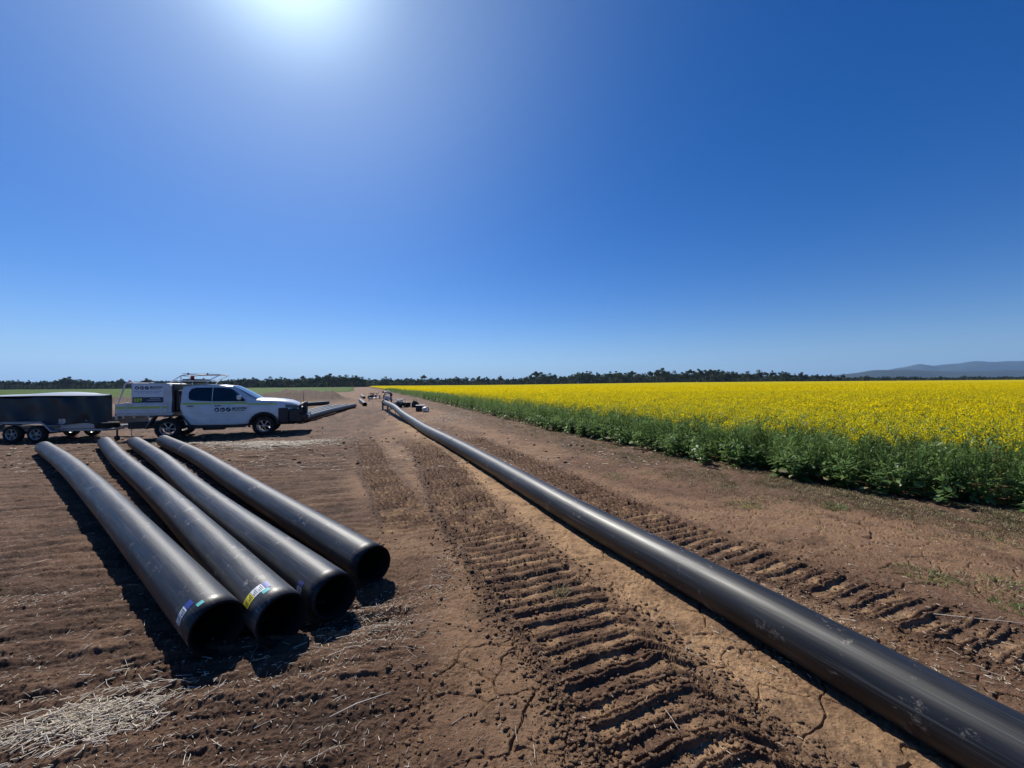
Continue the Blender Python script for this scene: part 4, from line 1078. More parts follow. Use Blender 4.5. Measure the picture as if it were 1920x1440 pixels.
# ---------------------------------------------------------------- tandem trailer
def make_trailer():
    root = empty("tandem_trailer", (0, 0, 0)); tag(root, "grey tandem trailer with a load under a dark tarpaulin, hitched behind the utility vehicle", "trailer")
    # origin: under the middle of the two near wheels; +x towards the vehicle
    fr_ = MB(); fr_.box(-2.6, 2.75, -.92, -.86, .40, .48, 0, .008); fr_.box(-2.6, 2.75, .86, .92, .40, .48, 0, .008)
    for x in np.linspace(-2.5, 2.7, 9): fr_.box(x-.03, x+.03, -.86, .86, .41, .47)
    fr_.box(1.15, 1.22, -.955, -.92, .44, .86, 0); fr_.box(1.08, 1.32, -.955, -.925, .60, .86, 0, .006); fr_.box(1.22, 2.7, -.95, -.925, .50, .80, 0, .006); fr_.box(1.22, 2.7, .925, .95, .50, .80, 0, .006)
    fr_.box(-2.6, -1.2, -.95, -.925, .50, .80, 0, .006)
    fr_.tube([(.62, -.95, .50), (1.2, -.95, .50)], .018, 6); fr_.tube([(.62, -.95, .68), (1.2, -.95, .68)], .018, 6)
    fr_.build("frame", M_STEEL, root)
    db = MB(); db.tube([(2.6, -.90, .44), (3.05, -.98, .46), (3.30, -1.04, .50)], .042, 8); db.tube([(2.6, .1, .44), (3.10, -.92, .46)], .042, 8); db.box(3.15, 3.42, -1.09, -.99, .47, .60, 0, .02); db.build("drawbar", M_STEEL, root)
    j = MB(); j.tube([(3.02, -.84, .16), (3.02, -.84, .75)], .028, 8); j.tube([(3.02, -.84, .75), (3.12, -.94, .78)], .012, 6); j.lathe([(0, -.03), (.09, -.03), (.10, 0), (.09, .03), (0, .03)], 18, 'Y', (3.02, -.84, .12)); j.build("jockey_wheel", M_BLACK, root)
    for x in (-.415, .415):
        for sd in (-1, 1): wheel(root, x, sd*1.0, .315, sd, .315, .20, .20, 5, M_STEEL, offroad=False)
    for sd in (-1, 1):
        m = MB(); y0, y1 = sorted((sd*.95, sd*1.14))
        poly = [(-1.02, .40), (-.78, .66), (-.66, .735), (.66, .735), (.78, .66), (1.02, .40), (1.00, .385), (.75, .64), (.65, .705), (-.65, .705), (-.75, .64), (-1.0, .385)]
        m.prism(poly, y0, y1); g = m.build("mudguard", M_STEEL, root)
        e = MB(); yo = sd*1.15; e.tube([(-1.04, yo, .40), (-.80, yo, .68), (-.66, yo, .765), (.66, yo, .765), (.80, yo, .68), (1.04, yo, .42), (1.25, yo, .42)], .020, 8); e.tube([(.80, yo, .62), (1.25, yo, .61)], .015, 6); e.build("guard_rail", M_STEEL, g)
    ax = MB(); 
    for x in (-.415, .415): ax.tube([(x, -.95, .315), (x, .95, .315)], .035, 8)
    ax.box(-.9, .9, -.80, -.74, .36, .42); ax.box(-.9, .9, .74, .80, .36, .42); ax.build("axles", M_BLACK, root)
    # tarpaulin: draped box with a ridge, folds and a hem
    nx, nr = 90, 22; V = []
    for i in range(nx+1):
        x = -2.75+5.66*i/nx
        for j in range(nr+1):
            s = j/nr
            # section: up near side, over ridge, down far side
            sag = .03*math.sin(x*2.1)+.02*math.sin(x*5.3+1)
            ridge = 1.72+.09*math.exp(-((x-.55)/1.25)**2)+.01*math.sin(x*3)
            if s < .38: f = s/.38; y = -1.02+.06*f+.040*math.sin(x*7.0+f*2.2)*(1-f)**.5+.075*gn(np.array([x*1.7+f*1.5]), np.array([f*1.3]), 5)[0]+.045*abs(gn(np.array([x*1.3-f*1.8]), np.array([f*.7+3]), 6)[0]); z = .66+.03*math.sin(x*4)+(1.66-.66)*f
            elif s < .62: f = (s-.38)/.24; y = -.96+1.92*f; z = 1.665+(ridge-1.665)*math.sin(f*math.pi)**.8
            else: f = 1-(s-.62)/.38; y = .96+.06*(1-f)+.03*math.sin(x*6+1)*(1-f); z = .66+1.0*f
            lim = min(.96, -.90+(2.91-x)*.93); y = -.99+(y+.99)*(lim+.99)/1.95 if y > -.9 else y
            V.append((x, y, z))
    n = nr+1; F = [(i*n+j, i*n+j+1, (i+1)*n+j+1, (i+1)*n+j) for i in range(nx) for j in range(nr)]
    F += [tuple(range(n)), tuple(nx*n+j for j in range(n-1, -1, -1))]
    mb = MB(); mb.add(V, F, 0, True); tp = mb.build("tarpaulin", M_TARP, root); e = tp.modifiers.new("edge", 'EDGE_SPLIT'); e.split_angle = R(50)
    ps = MB()   # bright pale sheet strip along the top edge
    V = []; 
    for i in range(61):
        x = -1.55+4.4*i/60; ridge = 1.72+.09*math.exp(-((x-.55)/1.25)**2)
        for f in (.03, .2, .5, .8, .97): V.append((x, -.96+(min(.96, -.90+(2.91-x)*.93)+.96)*f, 1.675+(ridge-1.665)*math.sin(f*math.pi)**.8+.012))
    ps.add(V, [(i*5+j, i*5+j+1, (i+1)*5+j+1, (i+1)*5+j) for i in range(60) for j in range(4)], 0, True); ps.build("roof_sheet", mat("pale_roof_sheet", (.34, .36, .38), .35, var=.1, scale=3), root)
    # load support behind the tarp
    return root
tr_ = make_trailer()
tr_.location = (-17.75, 15.55, -.26); tr_.rotation_euler = (0, 0, R(3.0))
sp = empty("spare_wheel", (-14.42, 14.25, .40)); tag(sp, "spare wheel lying flat on the trailer drawbar behind the vehicle tray", "wheel")
w_ = wheel(sp, 0, 0, 0, -1, .33, .20, .21, 5, M_STEEL, name="hub", offroad=False); w_.rotation_euler = (R(-90), 0, 0)

# ---------------------------------------------------------------- worker bending over the welding gear
def skin_obj(name, verts, edges, radii, mt, parent, sub=2, root_i=0):
    me = bpy.data.meshes.new(name); me.from_pydata(verts, edges, []); me.materials.append(mt)
    o = link(name, me, parent)
    o.modifiers.new("skin", 'SKIN'); o.modifiers.new("sub", 'SUBSURF').levels = sub; o.modifiers["sub"].render_levels = sub
    sv = me.skin_vertices[0].data if me.skin_vertices else None
    if sv is None:
        import bmesh
        bm = bmesh.new(); bm.from_mesh(me); bm.verts.layers.skin.verify(); bm.to_mesh(me); bm.free(); sv = me.skin_vertices[0].data
    for i, r in enumerate(radii): sv[i].radius = (r, r) if not isinstance(r, tuple) else r
    sv[root_i].use_root = True
    dg = bpy.context.evaluated_depsgraph_get(); dg.update()
    m2 = bpy.data.meshes.new_from_object(o.evaluated_get(dg)); o.modifiers.clear(); o.data = m2
    m2.polygons.foreach_set("use_smooth", [True]*len(m2.polygons)); bpy.data.meshes.remove(me)
    if not m2.materials: m2.materials.append(mt)
    return o
def make_person():
    root = empty("person", (0, 0, 0)); tag(root, "person in a cream shirt and dark trousers bending down over the pipe welding gear", "person")
    SK = mat("skin", (.32, .17, .11), .55); SH = mat("cream_shirt", (.62, .58, .46), .8, var=.12, scale=14, bump=.3, bscale=20)
    TR = mat("navy_trousers", (.022, .028, .045), .85, bump=.3, bscale=20); BT = mat("brown_boots", (.05, .03, .02), .7); CP = mat("dark_red_cap", (.10, .015, .015), .7); HR = mat("dark_hair", (.02, .014, .01), .8)
    # faces -x ; joints
    V = [(.10, 0, .92), (-.08, 0, 1.00), (-.28, 0, 1.06), (-.44, 0, 1.07), (-.52, 0, 1.06), (-.60, 0, 1.04), (-.69, 0, 1.01)]
    E_ = [(0, 1), (1, 2), (2, 3), (3, 4), (4, 5), (5, 6)]; Rr = [.13, .125, .145, .12, .055, .088, .075]
    def limb(start, pts, rad):
        p = start
        for q, r in zip(pts, rad): V.append(q); Rr.append(r); E_.append((p, len(V)-1)); p = len(V)-1
        return p
    for sd in (-1, 1):
        limb(0, [(.10, sd*.10, .88), (.04, sd*.13, .50), (.10, sd*.14, .12), (.02, sd*.14, .04), (-.10, sd*.15, .03)], [.095, .062, .045, .042, .032])
        h = limb(3, [(-.44, sd*.17, 1.03), (-.50, sd*.20, .76), (-.60, sd*.16, .54), (-.63, sd*.15, .46)], [.062, .045, .032, .034])
        for k in range(4): limb(h, [(-.65-.004*k, sd*(.15+(k-1.5)*.018), .415), (-.665, sd*(.15+(k-1.5)*.02), .385-.006*(k % 2)), (-.655, sd*(.15+(k-1.5)*.02), .362)], [.010, .009, .008])
        limb(h, [(-.655, sd*.115, .44), (-.675, sd*.10, .41)], [.011, .009])
    body = skin_obj("body", V, E_, Rr, SK, root)
    def sub(name, pts, rad, m, par=root):
        return skin_obj(name, pts, [(i, i+1) for i in range(len(pts)-1)], rad, m, par)
    sV = [(.04, 0, .97), (-.08, 0, 1.01), (-.28, 0, 1.065), (-.44, 0, 1.07), (-.49, 0, 1.065)]; sE = [(0, 1), (1, 2), (2, 3), (3, 4)]; sR = [.15, .15, .165, .135, .07]
    for sd in (-1, 1):
        b = len(sV); sV += [(-.44, sd*.18, 1.03), (-.49, sd*.205, .82), (-.51, sd*.205, .72)]; sE += [(3, b), (b, b+1), (b+1, b+2)]; sR += [.082, .068, .062]
    skin_obj("shirt", sV, sE, sR, SH, root)
    tV = [(.10, 0, .92), (0, 0, .97)]; tE = [(0, 1)]; tR = [.155, .15]
    for sd in (-1, 1):
        b = len(tV); tV += [(.10, sd*.10, .84), (.04, sd*.13, .50), (.10, sd*.14, .14)]; tE += [(0, b), (b, b+1), (b+1, b+2)]; tR += [.115, .085, .072]
    skin_obj("trousers", tV, tE, tR, TR, root)
    for sd in (-1, 1): sub("boot", [(.11, sd*.14, .15), (.09, sd*.14, .055), (-.04, sd*.145, .045), (-.14, sd*.15, .04)], [.062, .058, .055, .04], BT)
    c = MB(); c.lathe([(0, .12), (.06, .105), (.098, .06), (.105, 0)], 20, 'Z', (0, 0, 0)); c.add([(-.09, -.07, .0), (-.20, -.055, -.02), (-.20, .055, -.02), (-.09, .07, .0), (-.09, -.07, .012), (-.20, -.055, -.008), (-.20, .055, -.008), (-.09, .07, .012)], [(0,1,2,3), (7,6,5,4), (0,4,5,1), (1,5,6,2), (2,6,7,3)])
    cp = c.build("cap", CP, root); cp.location = (-.655, 0, 1.055); cp.rotation_euler = (0, R(-38), 0)
    f = MB(); f.tube([(-.74, 0, .985), (-.775, 0, .965)], [.018, .012], 8); f.build("nose", SK, root)
    for sd in (-1, 1): MB().lathe([(0, -.008), (.012, 0), (0, .008)], 10, 'Y', (-.735, sd*.035, 1.01)).build("eye", M_BLACK, root); MB().lathe([(0, -.008), (.026, 0), (0, .01)], 12, 'Y', (-.645, sd*.088, 1.02)).build("ear", SK, root)
    sub("hair", [(-.60, 0, 1.075), (-.55, 0, 1.075)], [.07, .05], HR)
    return root
pp = make_person(); pp.location = (-11.75, 38.6, gz(-11.75, 38.6)-.01); pp.rotation_euler = (0, 0, R(12))

# ---------------------------------------------------------------- gear round the weld
M_REDP = mat("faded_red_paint", (.30, .045, .04), .55, dirt=(.14, .09, .06), dscale=4, damt=.6)
M_GREEN = mat("blue_green_paint", (.02, .05, .055), .5, var=.2)
def stand(x, y, z, name, lab):
    root = empty(name, (x, y, gz(x, y))); tag(root, lab, "stand"); root.rotation_euler = (0, 0, R(22)); h = z-root.location.z
    f = MB(); f.box(-.30, .30, -.04, .04, .0, .05, 0, .01); f.box(-.30, -.24, -.20, .20, 0, .04); f.box(.24, .30, -.20, .20, 0, .04); f.tube([(-.2, 0, .05), (-.2, 0, h)], .02, 8); f.tube([(.2, 0, .05), (.2, 0, h)], .02, 8); f.build("frame", M_STEEL, root)
    MB().tube([(-.2, 0, h*.97), (-.05, 0, h-.02), (.05, 0, h-.02), (.2, 0, h*.97)], [.03, .022, .022, .03], 10).build("roller", M_BLACK, root)
    return root
def pz(y): P = lfr[0]; i = np.argmin(abs(P[:, 1]-y)); return P[i]
q = pz(25.0); stand(q[0], q[1], q[2]-PR-.01, "roller_stand", "low steel roller stand holding up the raised far part of the long pipeline")
def clamp_block():
    q = pz(28.0); x, y = q[0]-.20, 28.55; g = gz(x, y); root = empty("end_clamp", (x, y, g)); tag(root, "dark blue-green clamp block standing at the far end of the long pipeline", "clamp"); root.rotation_euler = (0, 0, R(22))
    c = q[2]-g; b = MB(); b.lathe([(PR+.012, -.16), (PR+.075, -.16), (PR+.075, .16), (PR+.012, .16), (PR+.012, -.16)], 24, 'Y', (0, 0, c)); b.build("clamp_ring", M_GREEN, root)
    l = MB(); l.box(-.22, -.12, -.14, .14, 0, c, 0, .01); l.box(.12, .22, -.14, .14, 0, c, 0, .01); l.box(-.30, .30, -.18, .18, 0, .06, 0, .01); l.build("legs", M_GREEN, root)
    h = MB(); h.box(-.05, .05, -.05, .05, c+PR+.07, c+PR+.15, 0, .01); h.tube([(0, 0, c+PR+.15), (.1, 0, c+PR+.22)], .012, 6); h.build("latch", M_STEEL, root)
clamp_block()
def fusion_machine():
    x, y = -14.6, 43.5; root = empty("welding_machine", (x, y, gz(x, y))); tag(root, "pipe butt welding machine with clamp rings in front of the bending person", "machine"); root.rotation_euler = (0, 0, R(20))
    f = MB()
    for sy in (-.30, .30): f.tube([(-.9, sy, .34), (.9, sy, .34)], .035, 8)
    for sx in (-.9, .9): f.box(sx-.04, sx+.04, -.38, .38, 0, .36, 0, .01)
    f.build("frame", M_STEEL, root)
    for sx in (-.6, -.2, .2, .6): MB().lathe([(.20, -.05), (.29, -.05), (.29, .05), (.20, .05), (.20, -.05)], 22, 'X', (sx, 0, .46)).build("clamp_ring", M_GREEN, root)
    MB().box(-.03, .03, -.26, .26, .25, .95, 0, .02).build("heater_plate", M_SIGN, root)
    m = MB(); m.box(.75, 1.25, -.25, .25, .05, .55, 0, .04); m.tube([(.85, -.2, .55), (.85, -.2, .8), (1.15, -.2, .8), (1.15, -.2, .55)], .016, 6); m.build("control_box", M_SIGN, root)
fusion_machine()
def power_pack(x, y, rz, lab, red, k=1.0):
    root = empty("engine_pack", (x, y, gz(x, y))); tag(root, lab, "engine pack"); root.rotation_euler = (0, 0, rz); root.scale = (k, k, k)
    f = MB()
    for sy in (-.26, .26): f.tube([(-.42, sy, .12), (-.42, sy, .70), (.42, sy, .70), (.42, sy, .12), (-.42, sy, .12)], .022, 8)
    for sx in (-.42, .42):
        for z in (.12, .70): f.tube([(sx, -.26, z), (sx, .26, z)], .02, 8)
    f.tube([(.42, -.2, .62), (.82, -.2, .90), (.82, .2, .90), (.42, .2, .62)], .018, 8)
    f.build("frame", M_REDP if red else M_STEEL, root)
    e = MB(); e.box(-.30, .12, -.18, .18, .16, .46, 0, .04); e.lathe([(0, 0), (.13, 0), (.14, .05), (.14, .12), (0, .12)], 20, 'Y', (-.10, -.32, .33)); e.tube([(.0, .1, .46), (.05, .12, .60), (.2, .12, .62)], .035, 8); e.build("engine", M_BLACK, root)
    t = MB(); t.box(-.28, .16, -.18, .18, .50, .66, 0, .05); t.lathe([(0, 0), (.04, 0), (.04, .03), (0, .03)], 12, 'Z', (-.05, 0, .66)); t.build("fuel_tank", M_REDP if red else M_SIGN, root)
    MB().box(.16, .38, -.17, .17, .18, .50, 0, .02).build("generator", M_STEEL, root)
    for sd in (-1, 1):
        w = MB(); w.lathe([(0, -.04), (.10, -.045), (.19, -.04), (.205, 0), (.19, .04), (.10, .045), (0, .04)], 26, 'Y', (-.36, sd*.34, .20)); w.build("wheel", M_TYRE, root)
    return root
power_pack(-16.9, 48.5, R(20), "faded red engine pack on the dirt farthest along the track, behind the welding machine", True, 1.05)
power_pack(-8.75, 31.0, R(160), "grey wheeled engine pack with a raised handle, on the right of the raised pipe end", False, .92)
def toolbox():
    root = empty("toolbox", (-8.30, 31.6, gz(-8.3, 31.6))); tag(root, "dark low toolbox between the wheeled engine pack and the soft bag", "toolbox"); root.rotation_euler = (0, 0, R(8))
    b = MB(); b.box(-.26, .26, -.20, .20, .06, .32, 0, .015); b.build("case", M_BLACK, root)
    l = MB(); l.box(-.27, .27, -.21, .21, .323, .37, 0, .012); l.build("lid", M_GREEN, root)
    h = MB(); h.tube([(-.1, -.2, .34), (-.1, -.2, .42), (.1, -.2, .42), (.1, -.2, .34)], .012, 6); h.build("handle", M_STEEL, root)
    f = MB(); f.box(-.24, .24, -.19, .19, 0, .05, 0, .01); f.build("skid", M_STEEL, root)
toolbox()
def bag():
    root = empty("tool_bag", (-7.55, 31.1, gz(-7.55, 31.1))); tag(root, "slumped dark green canvas bag behind the square crate", "bag")
    V = []; n = 24
    for i in range(9):
        f = i/8
        for k in range(n):
            a = 2*math.pi*k/n; r = (.27*(1-f**3*.75)+.03*math.sin(3*a+f*4)+.02*math.sin(5*a+1))
            V.append((r*math.cos(a)*1.1, r*math.sin(a)*.8, .50*f+.02*math.sin(2*a)*f))
    F = [(i*n+k, i*n+(k+1) % n, (i+1)*n+(k+1) % n, (i+1)*n+k) for i in range(8) for k in range(n)]+[tuple(8*n+k for k in range(n))]
    MB().add(V, F, 0, True).build("sack", mat("dark_green_canvas", (.022, .030, .022), .85, var=.3, scale=8, bump=.4, bscale=14), root)
    MB().tube([(-.12, 0, .48), (-.1, 0, .62), (.08, .02, .64), (.13, 0, .47)], .014, 6).build("strap", M_BLACK, root)
bag()
def crate():
    root = empty("crate", (-6.20, 27.0, gz(-6.2, 27.0))); tag(root, "square black plastic crate with a pale rim on the right of the pipeline", "crate"); root.rotation_euler = (0, 0, R(10))
    b = MB(); b.box(-.29, .29, -.22, .22, 0, .36, 0, .02)
    for k in range(5): b.box(-.25+.11*k, -.19+.11*k, -.232, -.22, .05, .31)
    b.build("bin", M_BLACK, root)
    r_ = MB(); r_.box(-.31, .31, -.24, .24, .363, .405, 0, .012); r_.build("rim", M_STEEL, root)
crate()
def offcut():
    x, y = -5.62, 26.0; o = MB(); 
    o.lathe([(.16, -.17), (.175, -.17), (.178, 0), (.175, .17), (.16, .17), (.158, 0), (.16, -.17)], 30, 'X', (0, 0, .165)); ob = o.build("pipe_offcut", mat("white_plastic_pipe", (.62, .62, .60), .4, var=.1, scale=6), None)
    ob.location = (x, y, gz(x, y)); ob.rotation_euler = (0, 0, R(-20)); tag(ob, "short white pipe offcut lying in front of the square crate", "pipe offcut")
offcut()
def chain():
    mb = MB(); x0, y0 = -13.85, 14.55; p = Vector((0, 0, .46)); 
    for k in range(26):
        f = k/25; c = Vector((.02*math.sin(k), .03*math.cos(k*1.3), .44-.42*min(1, f*1.7))) if f < .55 else Vector((.10*math.sin(k*2.1)+.05, .07*math.cos(k*1.7), .02+.012*(k % 3)))
        rot = Matrix.Rotation(k*1.4, 3, 'Z') @ Matrix.Rotation((k % 2)*1.5, 3, 'X'); pts = [c+rot @ Vector((.022*math.cos(t), 0, .034*math.sin(t))) for t in np.linspace(0, 2*math.pi, 9)]
        mb.tube(pts, .006, 5, cap=False)
    o = mb.build("safety_chain", mat("bright_chain", (.5, .5, .5), .3, metal=.9)); o.location = (x0, y0, gz(x0, y0)); tag(o, "bright safety chain hanging from the trailer coupling in a small heap", "chain")
chain()

# ---------------------------------------------------------------- litter on the soil
M_STRAW = mat("dry_straw", (.62, .55, .44), .7, var=.3, scale=6); M_STRAW2 = mat("grey_straw", (.46, .39, .29), .8, var=.3, scale=5)
def sticks(name, xy, Ls, ws, lift, rise, mats, seed=1, ang=None):
    rs = np.random.RandomState(seed); n = len(xy); x, y = xy[:, 0], xy[:, 1]
    z = height(x, y)+lift; a = rs.uniform(0, np.pi, n) if ang is None else ang; el = rs.uniform(-rise, rise, n)
    d = np.stack([np.cos(a)*np.cos(el), np.sin(a)*np.cos(el), np.sin(el)], 1)*Ls[:, None]/2
    c = np.stack([x, y, z+np.abs(d[:, 2])], 1); sd = np.stack([-np.sin(a), np.cos(a), 0*a], 1)*ws[:, None]/2; up = np.array([0, 0, 1.])*ws[:, None]*.8
    bend = np.stack([rs.randn(n), rs.randn(n), .4*np.abs(rs.randn(n))], 1)*(Ls*.03)[:, None]
    ring_ = [-sd, sd, up]
    V = np.stack([c-d+r_ for r_ in ring_]+[c+bend+r_ for r_ in ring_]+[c+d+r_*.8 for r_ in ring_], 1)
    Q = []
    for s_ in (0, 3):
        for k in range(3): Q.append((s_+k, s_+(k+1) % 3, s_+3+(k+1) % 3, s_+3+k))
    Q = np.array(Q)[None]+(np.arange(n)*9)[:, None, None]
    return np_mesh(name, V.reshape(-1, 3), Q.reshape(-1, 4), mats, np.repeat(rs.randint(0, len(mats), n), 6))
def gauss(n, cx, cy, sx, sy, rot=0):
    a = RS.randn(n)*sx; b = RS.randn(n)*sy; return np.stack([cx+a*math.cos(rot)-b*math.sin(rot), cy+a*math.sin(rot)+b*math.cos(rot)], 1)
def U(n, a, b): return RS.uniform(a, b, n)
# heap in the near left corner
n = 1500; xy = np.concatenate([gauss(n//5, -2.20, 2.13, .13, .07, .35), gauss(n//5, -2.45, 2.02, .15, .05, .7), gauss(n//8, -2.08, 2.03, .13, .06, .2), gauss(n//5, -2.32, 2.08, .27, .15, .4)]); m_ = len(xy)
heap = link("straw_heap", sticks("straw_heap", xy, U(m_, .015, .085), U(m_, .0025, .0068), RS.exponential(.008, m_), .35, [M_STRAW, M_STRAW, M_STRAW2], 5, ang=RS.normal(.45, .65, m_)))
tag(heap, "flattened heap of chopped pale straw in the near left corner", kind='stuff')
# scattered straw
P_ = []
def area(n, x0, x1, y0, y1): P_.append(np.stack([U(n, x0, x1), U(n, y0, y1)], 1))
def persp(n, p0, p1, q0, q1):
    """uniform over a wedge of ground seen between two bearings and two depression slopes"""
    px_ = U(n, p0, p1); v = U(n, q0, q1); y = CAMH/v; P_.append(np.stack([(px_-960)/750*y, y], 1))
persp(1300, -150, 720, .45, 1.0); persp(260, 500, 1500, .5, 1.1); persp(700, -150, 640, .16, .45)
P_.append(gauss(700, -1.02, 2.95, .20, .24, .3)); P_.append(gauss(90, -1.55, 2.35, .3, .1, .5)); P_.append(gauss(200, -.65, 3.6, .12, .3)); P_.append(gauss(160, -3.9, 3.3, .3, .10, .3))
P_.append(gauss(500, 1.55, 4.2, .16, .30, .4)); P_.append(gauss(260, 2.25, 3.1, .12, .4, .5)); P_.append(gauss(200, 3.1, 2.25, .3, .10, -.5)); persp(700, 1250, 2080, .3, .75)
xy = np.concatenate(P_); m_ = len(xy)
Ls = np.where(U(m_, 0, 1) < .06, U(m_, .05, .12), U(m_, .008, .036)); 
st1 = sticks("a", xy, Ls, U(m_, .0018, .0048), U(m_, .000, .005), .2, [M_STRAW, M_STRAW2], 8)
P_ = []; persp(2600, -200, 2100, .055, .22); P_.append(gauss(2600, -7.2, 12.2, .9, .55, .15)); P_.append(gauss(700, -9.3, 13.0, 1.2, .3, .1)); P_.append(gauss(600, -3.4, 21.0, .8, 2)); xy = np.concatenate(P_); m_ = len(xy)
st2 = sticks("b", xy, U(m_, .03, .14), U(m_, .006, .016), U(m_, 0, .008), .2, [M_STRAW, M_STRAW2], 9)
tag(link("scattered_straw", join_np("scattered_straw", [st1, st2], [M_STRAW, M_STRAW2])), "loose straw stalks and chaff strewn over the bare soil", kind='stuff')
def branch(pts, r, lab, dx=0):
    pts = [(x, y, gz(x, y)+r*1.2+h) for x, y, h in pts]; c = Vector(pts[0]); mb = MB(); mb.tube([Vector(p)-c for p in pts], [r, r*.9, r*.55], 6)
    o = mb.build("stalk", M_STRAW); o.location = c; tag(o, lab, "stalk")
branch([(-.98, 2.12, .0), (-.86, 2.19, .004), (-.70, 2.27, .0)], .0032, "longest pale stalk lying alone between the pipe mouths and the near tracks")
branch([(3.05, 3.05, 0), (3.6, 2.85, .01), (4.3, 2.45, 0)], .0022, "long thin pale stalk lying along the far side of the right-hand track")

# clods of earth
M_CLOD = mat("earth_clod", (.135, .084, .052), .95, spec=.1, var=.35, scale=9, bump=.8, bscale=60)
def clod_templates():
    out = []
    base = [(0,0,1),(0,0,-1),(1,0,0),(-1,0,0),(0,1,0),(0,-1,0)]
    for t in range(7):
        # cube-sphere 2x2 per face
        V = {}; Vl = []; Q = []
        def vid(p):
            k = tuple(np.round(p, 4))
            if k not in V: V[k] = len(Vl); Vl.append(p)
            return V[k]
        g = [-1, 0, 1]
        for ax in range(3):
            for s in (-1, 1):
                for i in range(2):
                    for j in range(2):
                        f = []
                        for a, b in ((i, j), (i+1, j), (i+1, j+1), (i, j+1)):
                            p = np.zeros(3); p[ax] = s; p[(ax+1) % 3] = g[a]; p[(ax+2) % 3] = g[b]; f.append(vid(p))
                        Q.append(f if s > 0 else f[::-1])
        A = np.array(Vl, float); A /= np.linalg.norm(A, axis=1)[:, None]**.8
        A = A*RS.uniform(.6, 1.35, 3) * (1+.30*RS.randn(len(A), 3)); A[:, 2] *= .62
        out.append((A, np.array(Q), np.zeros(len(Q), int)))
    return out
CT = clod_templates()
def clods(n, xy, smin, smax):
    z = height(xy[:, 0], xy[:, 1]); s = smin*np.exp(RS.uniform(0, 1, n)**2.8*math.log(smax/smin))
    return scatter("c", CT, np.stack([xy[:, 0], xy[:, 1], z+s*.25], 1), U(n, 0, 6.28), s, [M_CLOD])
P_ = []
for key, w, n in (('A', .80, 9000), ('C', .60, 6500), ('B', .55, 1500)):
    ty, tx = TRK[key]; y = CAMH/U(n, .16, 1.15); 
    side = np.where(U(n, 0, 1) < .68, -1, 1); off = np.where(U(n, 0, 1) < .55, side*(w/2+.05+RS.randn(n)*.06), RS.uniform(-w/2, w/2, n))
    P_.append(np.stack([np.interp(y, ty, tx)+off*1.06, y+off*.33], 1))
xa = np.concatenate(P_); c1 = clods(len(xa), xa, .0030, .017)
P_ = []; persp(4200, -200, 700, .2, 1.1); persp(1500, 700, 2100, .25, 1.2); xa = np.concatenate(P_); c2 = clods(len(xa), xa, .0015, .0075)
P_ = []; persp(3500, -300, 1500, .04, .2); P_.append(np.stack([U(1600, -52, -18), U(1600, 40, 50)], 1)); xa = np.concatenate(P_); c3 = clods(len(xa), xa, .006, .045)
k_ = xa[:, 0] < crop_edge(xa[:, 1])
tag(link("soil_clods", join_np("soil_clods", [c1, c2, c3], [M_CLOD])), "crumbled clods of brown earth along the machine tracks and over the bare soil", kind='stuff')

# ---------------------------------------------------------------- weeds
M_GRASS = [leaf_mat("weed_grass", (.08, .15, .03), (.14, .21, .05), .45, 4, .5, .03), leaf_mat("dry_grass", (.26, .21, .12), (.38, .31, .19), .3, 4, .6, .02), leaf_mat("dead_brown_grass", (.085, .060, .040), (.14, .10, .065), .2, 4, .6, .0)]
def blades(n, rad, L, dry, w=.005):
    q = QB()
    for i in range(n):
        a = RS.uniform(0, 6.28); r_ = rad*math.sqrt(RS.uniform(0, 1)); p = np.array([math.cos(a)*r_, math.sin(a)*r_, 0]); l = L*RS.uniform(.5, 1.2)
        d = np.array([math.cos(a+RS.randn()*.8)*.7, math.sin(a+RS.randn()*.8)*.7, RS.uniform(.25, 1.1)]); d /= np.linalg.norm(d); m = (1 if RS.rand() < .45 else 2) if RS.rand() < dry else 0
        sd = np.cross(d, [0, 0, 1.]); sd /= np.linalg.norm(sd); b = p+d*l*.6; c = p+d*l-np.array([0, 0, l*.25]); i0 = len(q.V)
        q.V += [p-sd*w/2, p+sd*w/2, b+sd*w*.4, b-sd*w*.4, c+sd*w*.1, c-sd*w*.1]; q.Q += [(i0, i0+1, i0+2, i0+3), (i0+3, i0+2, i0+4, i0+5)]; q.m += [m, m]
    return q.arr()
def tuft(x, y, rad, n, L, dry, lab, sx=1.0):
    V, Q, m = blades(n, rad, L, dry); V[:, 0] *= sx
    V[:, 2] += height(V[:, 0]+x, V[:, 1]+y)-gz(x, y)
    o = link("grass_tuft", np_mesh("grass_tuft", V, Q, M_GRASS, m)); o.location = (x, y, gz(x, y)); tag(o, lab, "grass tuft", "small weed tufts on the bare soil")
def at(px_, py_):
    u = (px_-960)/750; v = (py_-720.5)/750; D = CAMH/(v+.0075*u); return ((u-.0075*v)*D, D)
tuft(*at(1052, 1112), .07, 90, .09, .75, "pale dried grass tuft growing inside the near machine track")
tuft(*at(1395, 948), .22, 160, .07, .15, "green grass tuft between the right-hand track and the canola, left one of the pair")
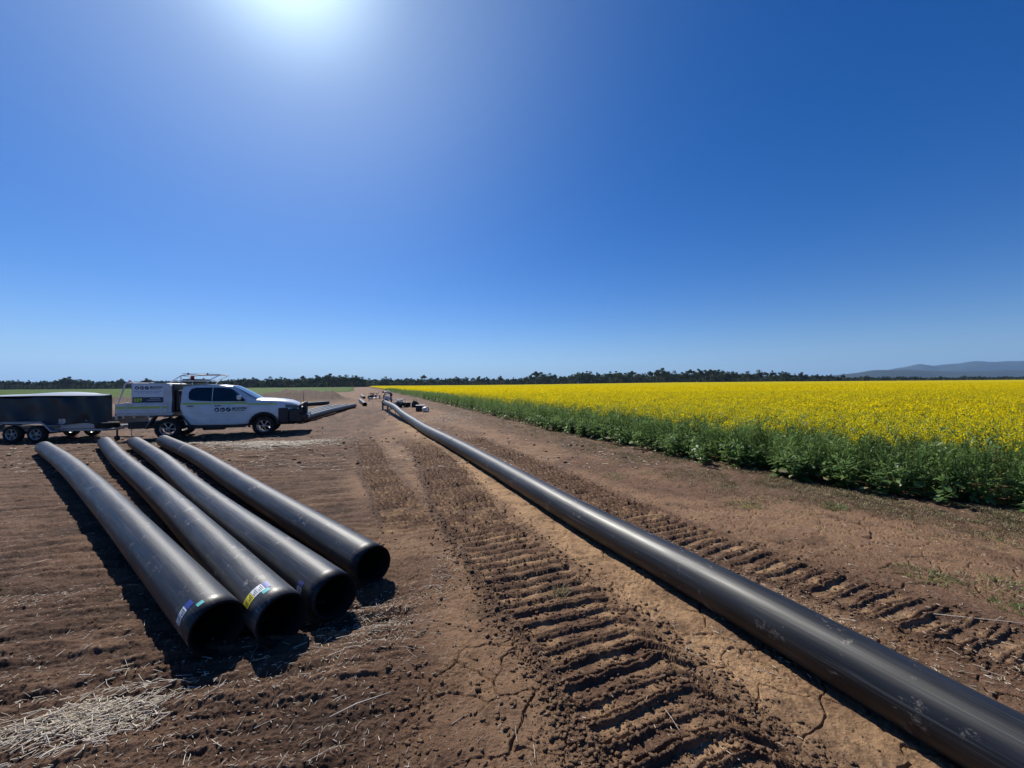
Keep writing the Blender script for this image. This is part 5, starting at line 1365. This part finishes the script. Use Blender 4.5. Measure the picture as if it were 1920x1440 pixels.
tuft(*at(1562, 952), .15, 170, .08, .1, "green grass tuft between the right-hand track and the canola, right one of the pair")
tuft(*at(1730, 1078), .22, 220, .05, .15, "spreading green weed patch upslope of the right-hand track")
tuft(*at(1850, 1100), .24, 240, .05, .45, "spreading half-dry weed patch nearest the right edge of the view", 1.5)
tuft(*at(1895, 1140), .12, 110, .05, .15, "small green weed tuft at the very right edge of the view")
tuft(*at(1150, 893), .25, 150, .05, .3, "low weed tuft beside the far stretch of the right-hand track")
tuft(*at(1440, 900), .18, 130, .07, .95, "brown withered tuft close to the canola edge")
tuft(*at(1590, 880+85), .18, 60, .05, .9, "sparse withered tuft just behind the pair of green tufts") if False else None
# low dry weeds and litter as one cover
BT_ = [blades(14, .06, .05, .93, .004) for _ in range(7)]+[blades(11, .06, .035, .45, .006) for _ in range(2)]
n = 17000; y = CAMH/U(n, .05, .75); e = crop_edge(y); x = e-np.abs(RS.randn(n))*1.15-.02; f_ = fbm(x*1.1, y*.9, 171, 3)
k_ = (f_ > -.12) & (x < 1.6*y+1) & (np.abs(x-np.interp(y, *TRK['C'])) > .42) & (x > 2.05-.405*(y-1.88)+.35)
x, y = x[k_], y[k_]
wd = scatter("dry_weeds", BT_, np.stack([x, y, height(x, y)-.004], 1), U(len(x), 0, 6.28), U(len(x), .6, 1.5), M_GRASS)
tag(link("dry_weeds", wd), "sparse withered weeds and low grass between the right-hand track and the canola", kind='stuff')

# ---------------------------------------------------------------- air
def make_haze():
    mb = MB(); mb.box(-9000, 9000, -300, 7400, -9, 420); m = bpy.data.materials.new("haze_air"); m.use_nodes = True
    n = m.node_tree.nodes; n.remove(n["Principled BSDF"]); v = n.new("ShaderNodeVolumePrincipled"); v.inputs["Color"].default_value = (.36, .62, 1.0, 1); v.inputs["Density"].default_value = HAZE; v.inputs["Anisotropy"].default_value = .25
    m.node_tree.links.new(v.outputs[0], n["Material Output"].inputs["Volume"]); o = mb.build("haze", m); tag(o, kind='stuff')
HAZE = 0.7e-4
make_haze()
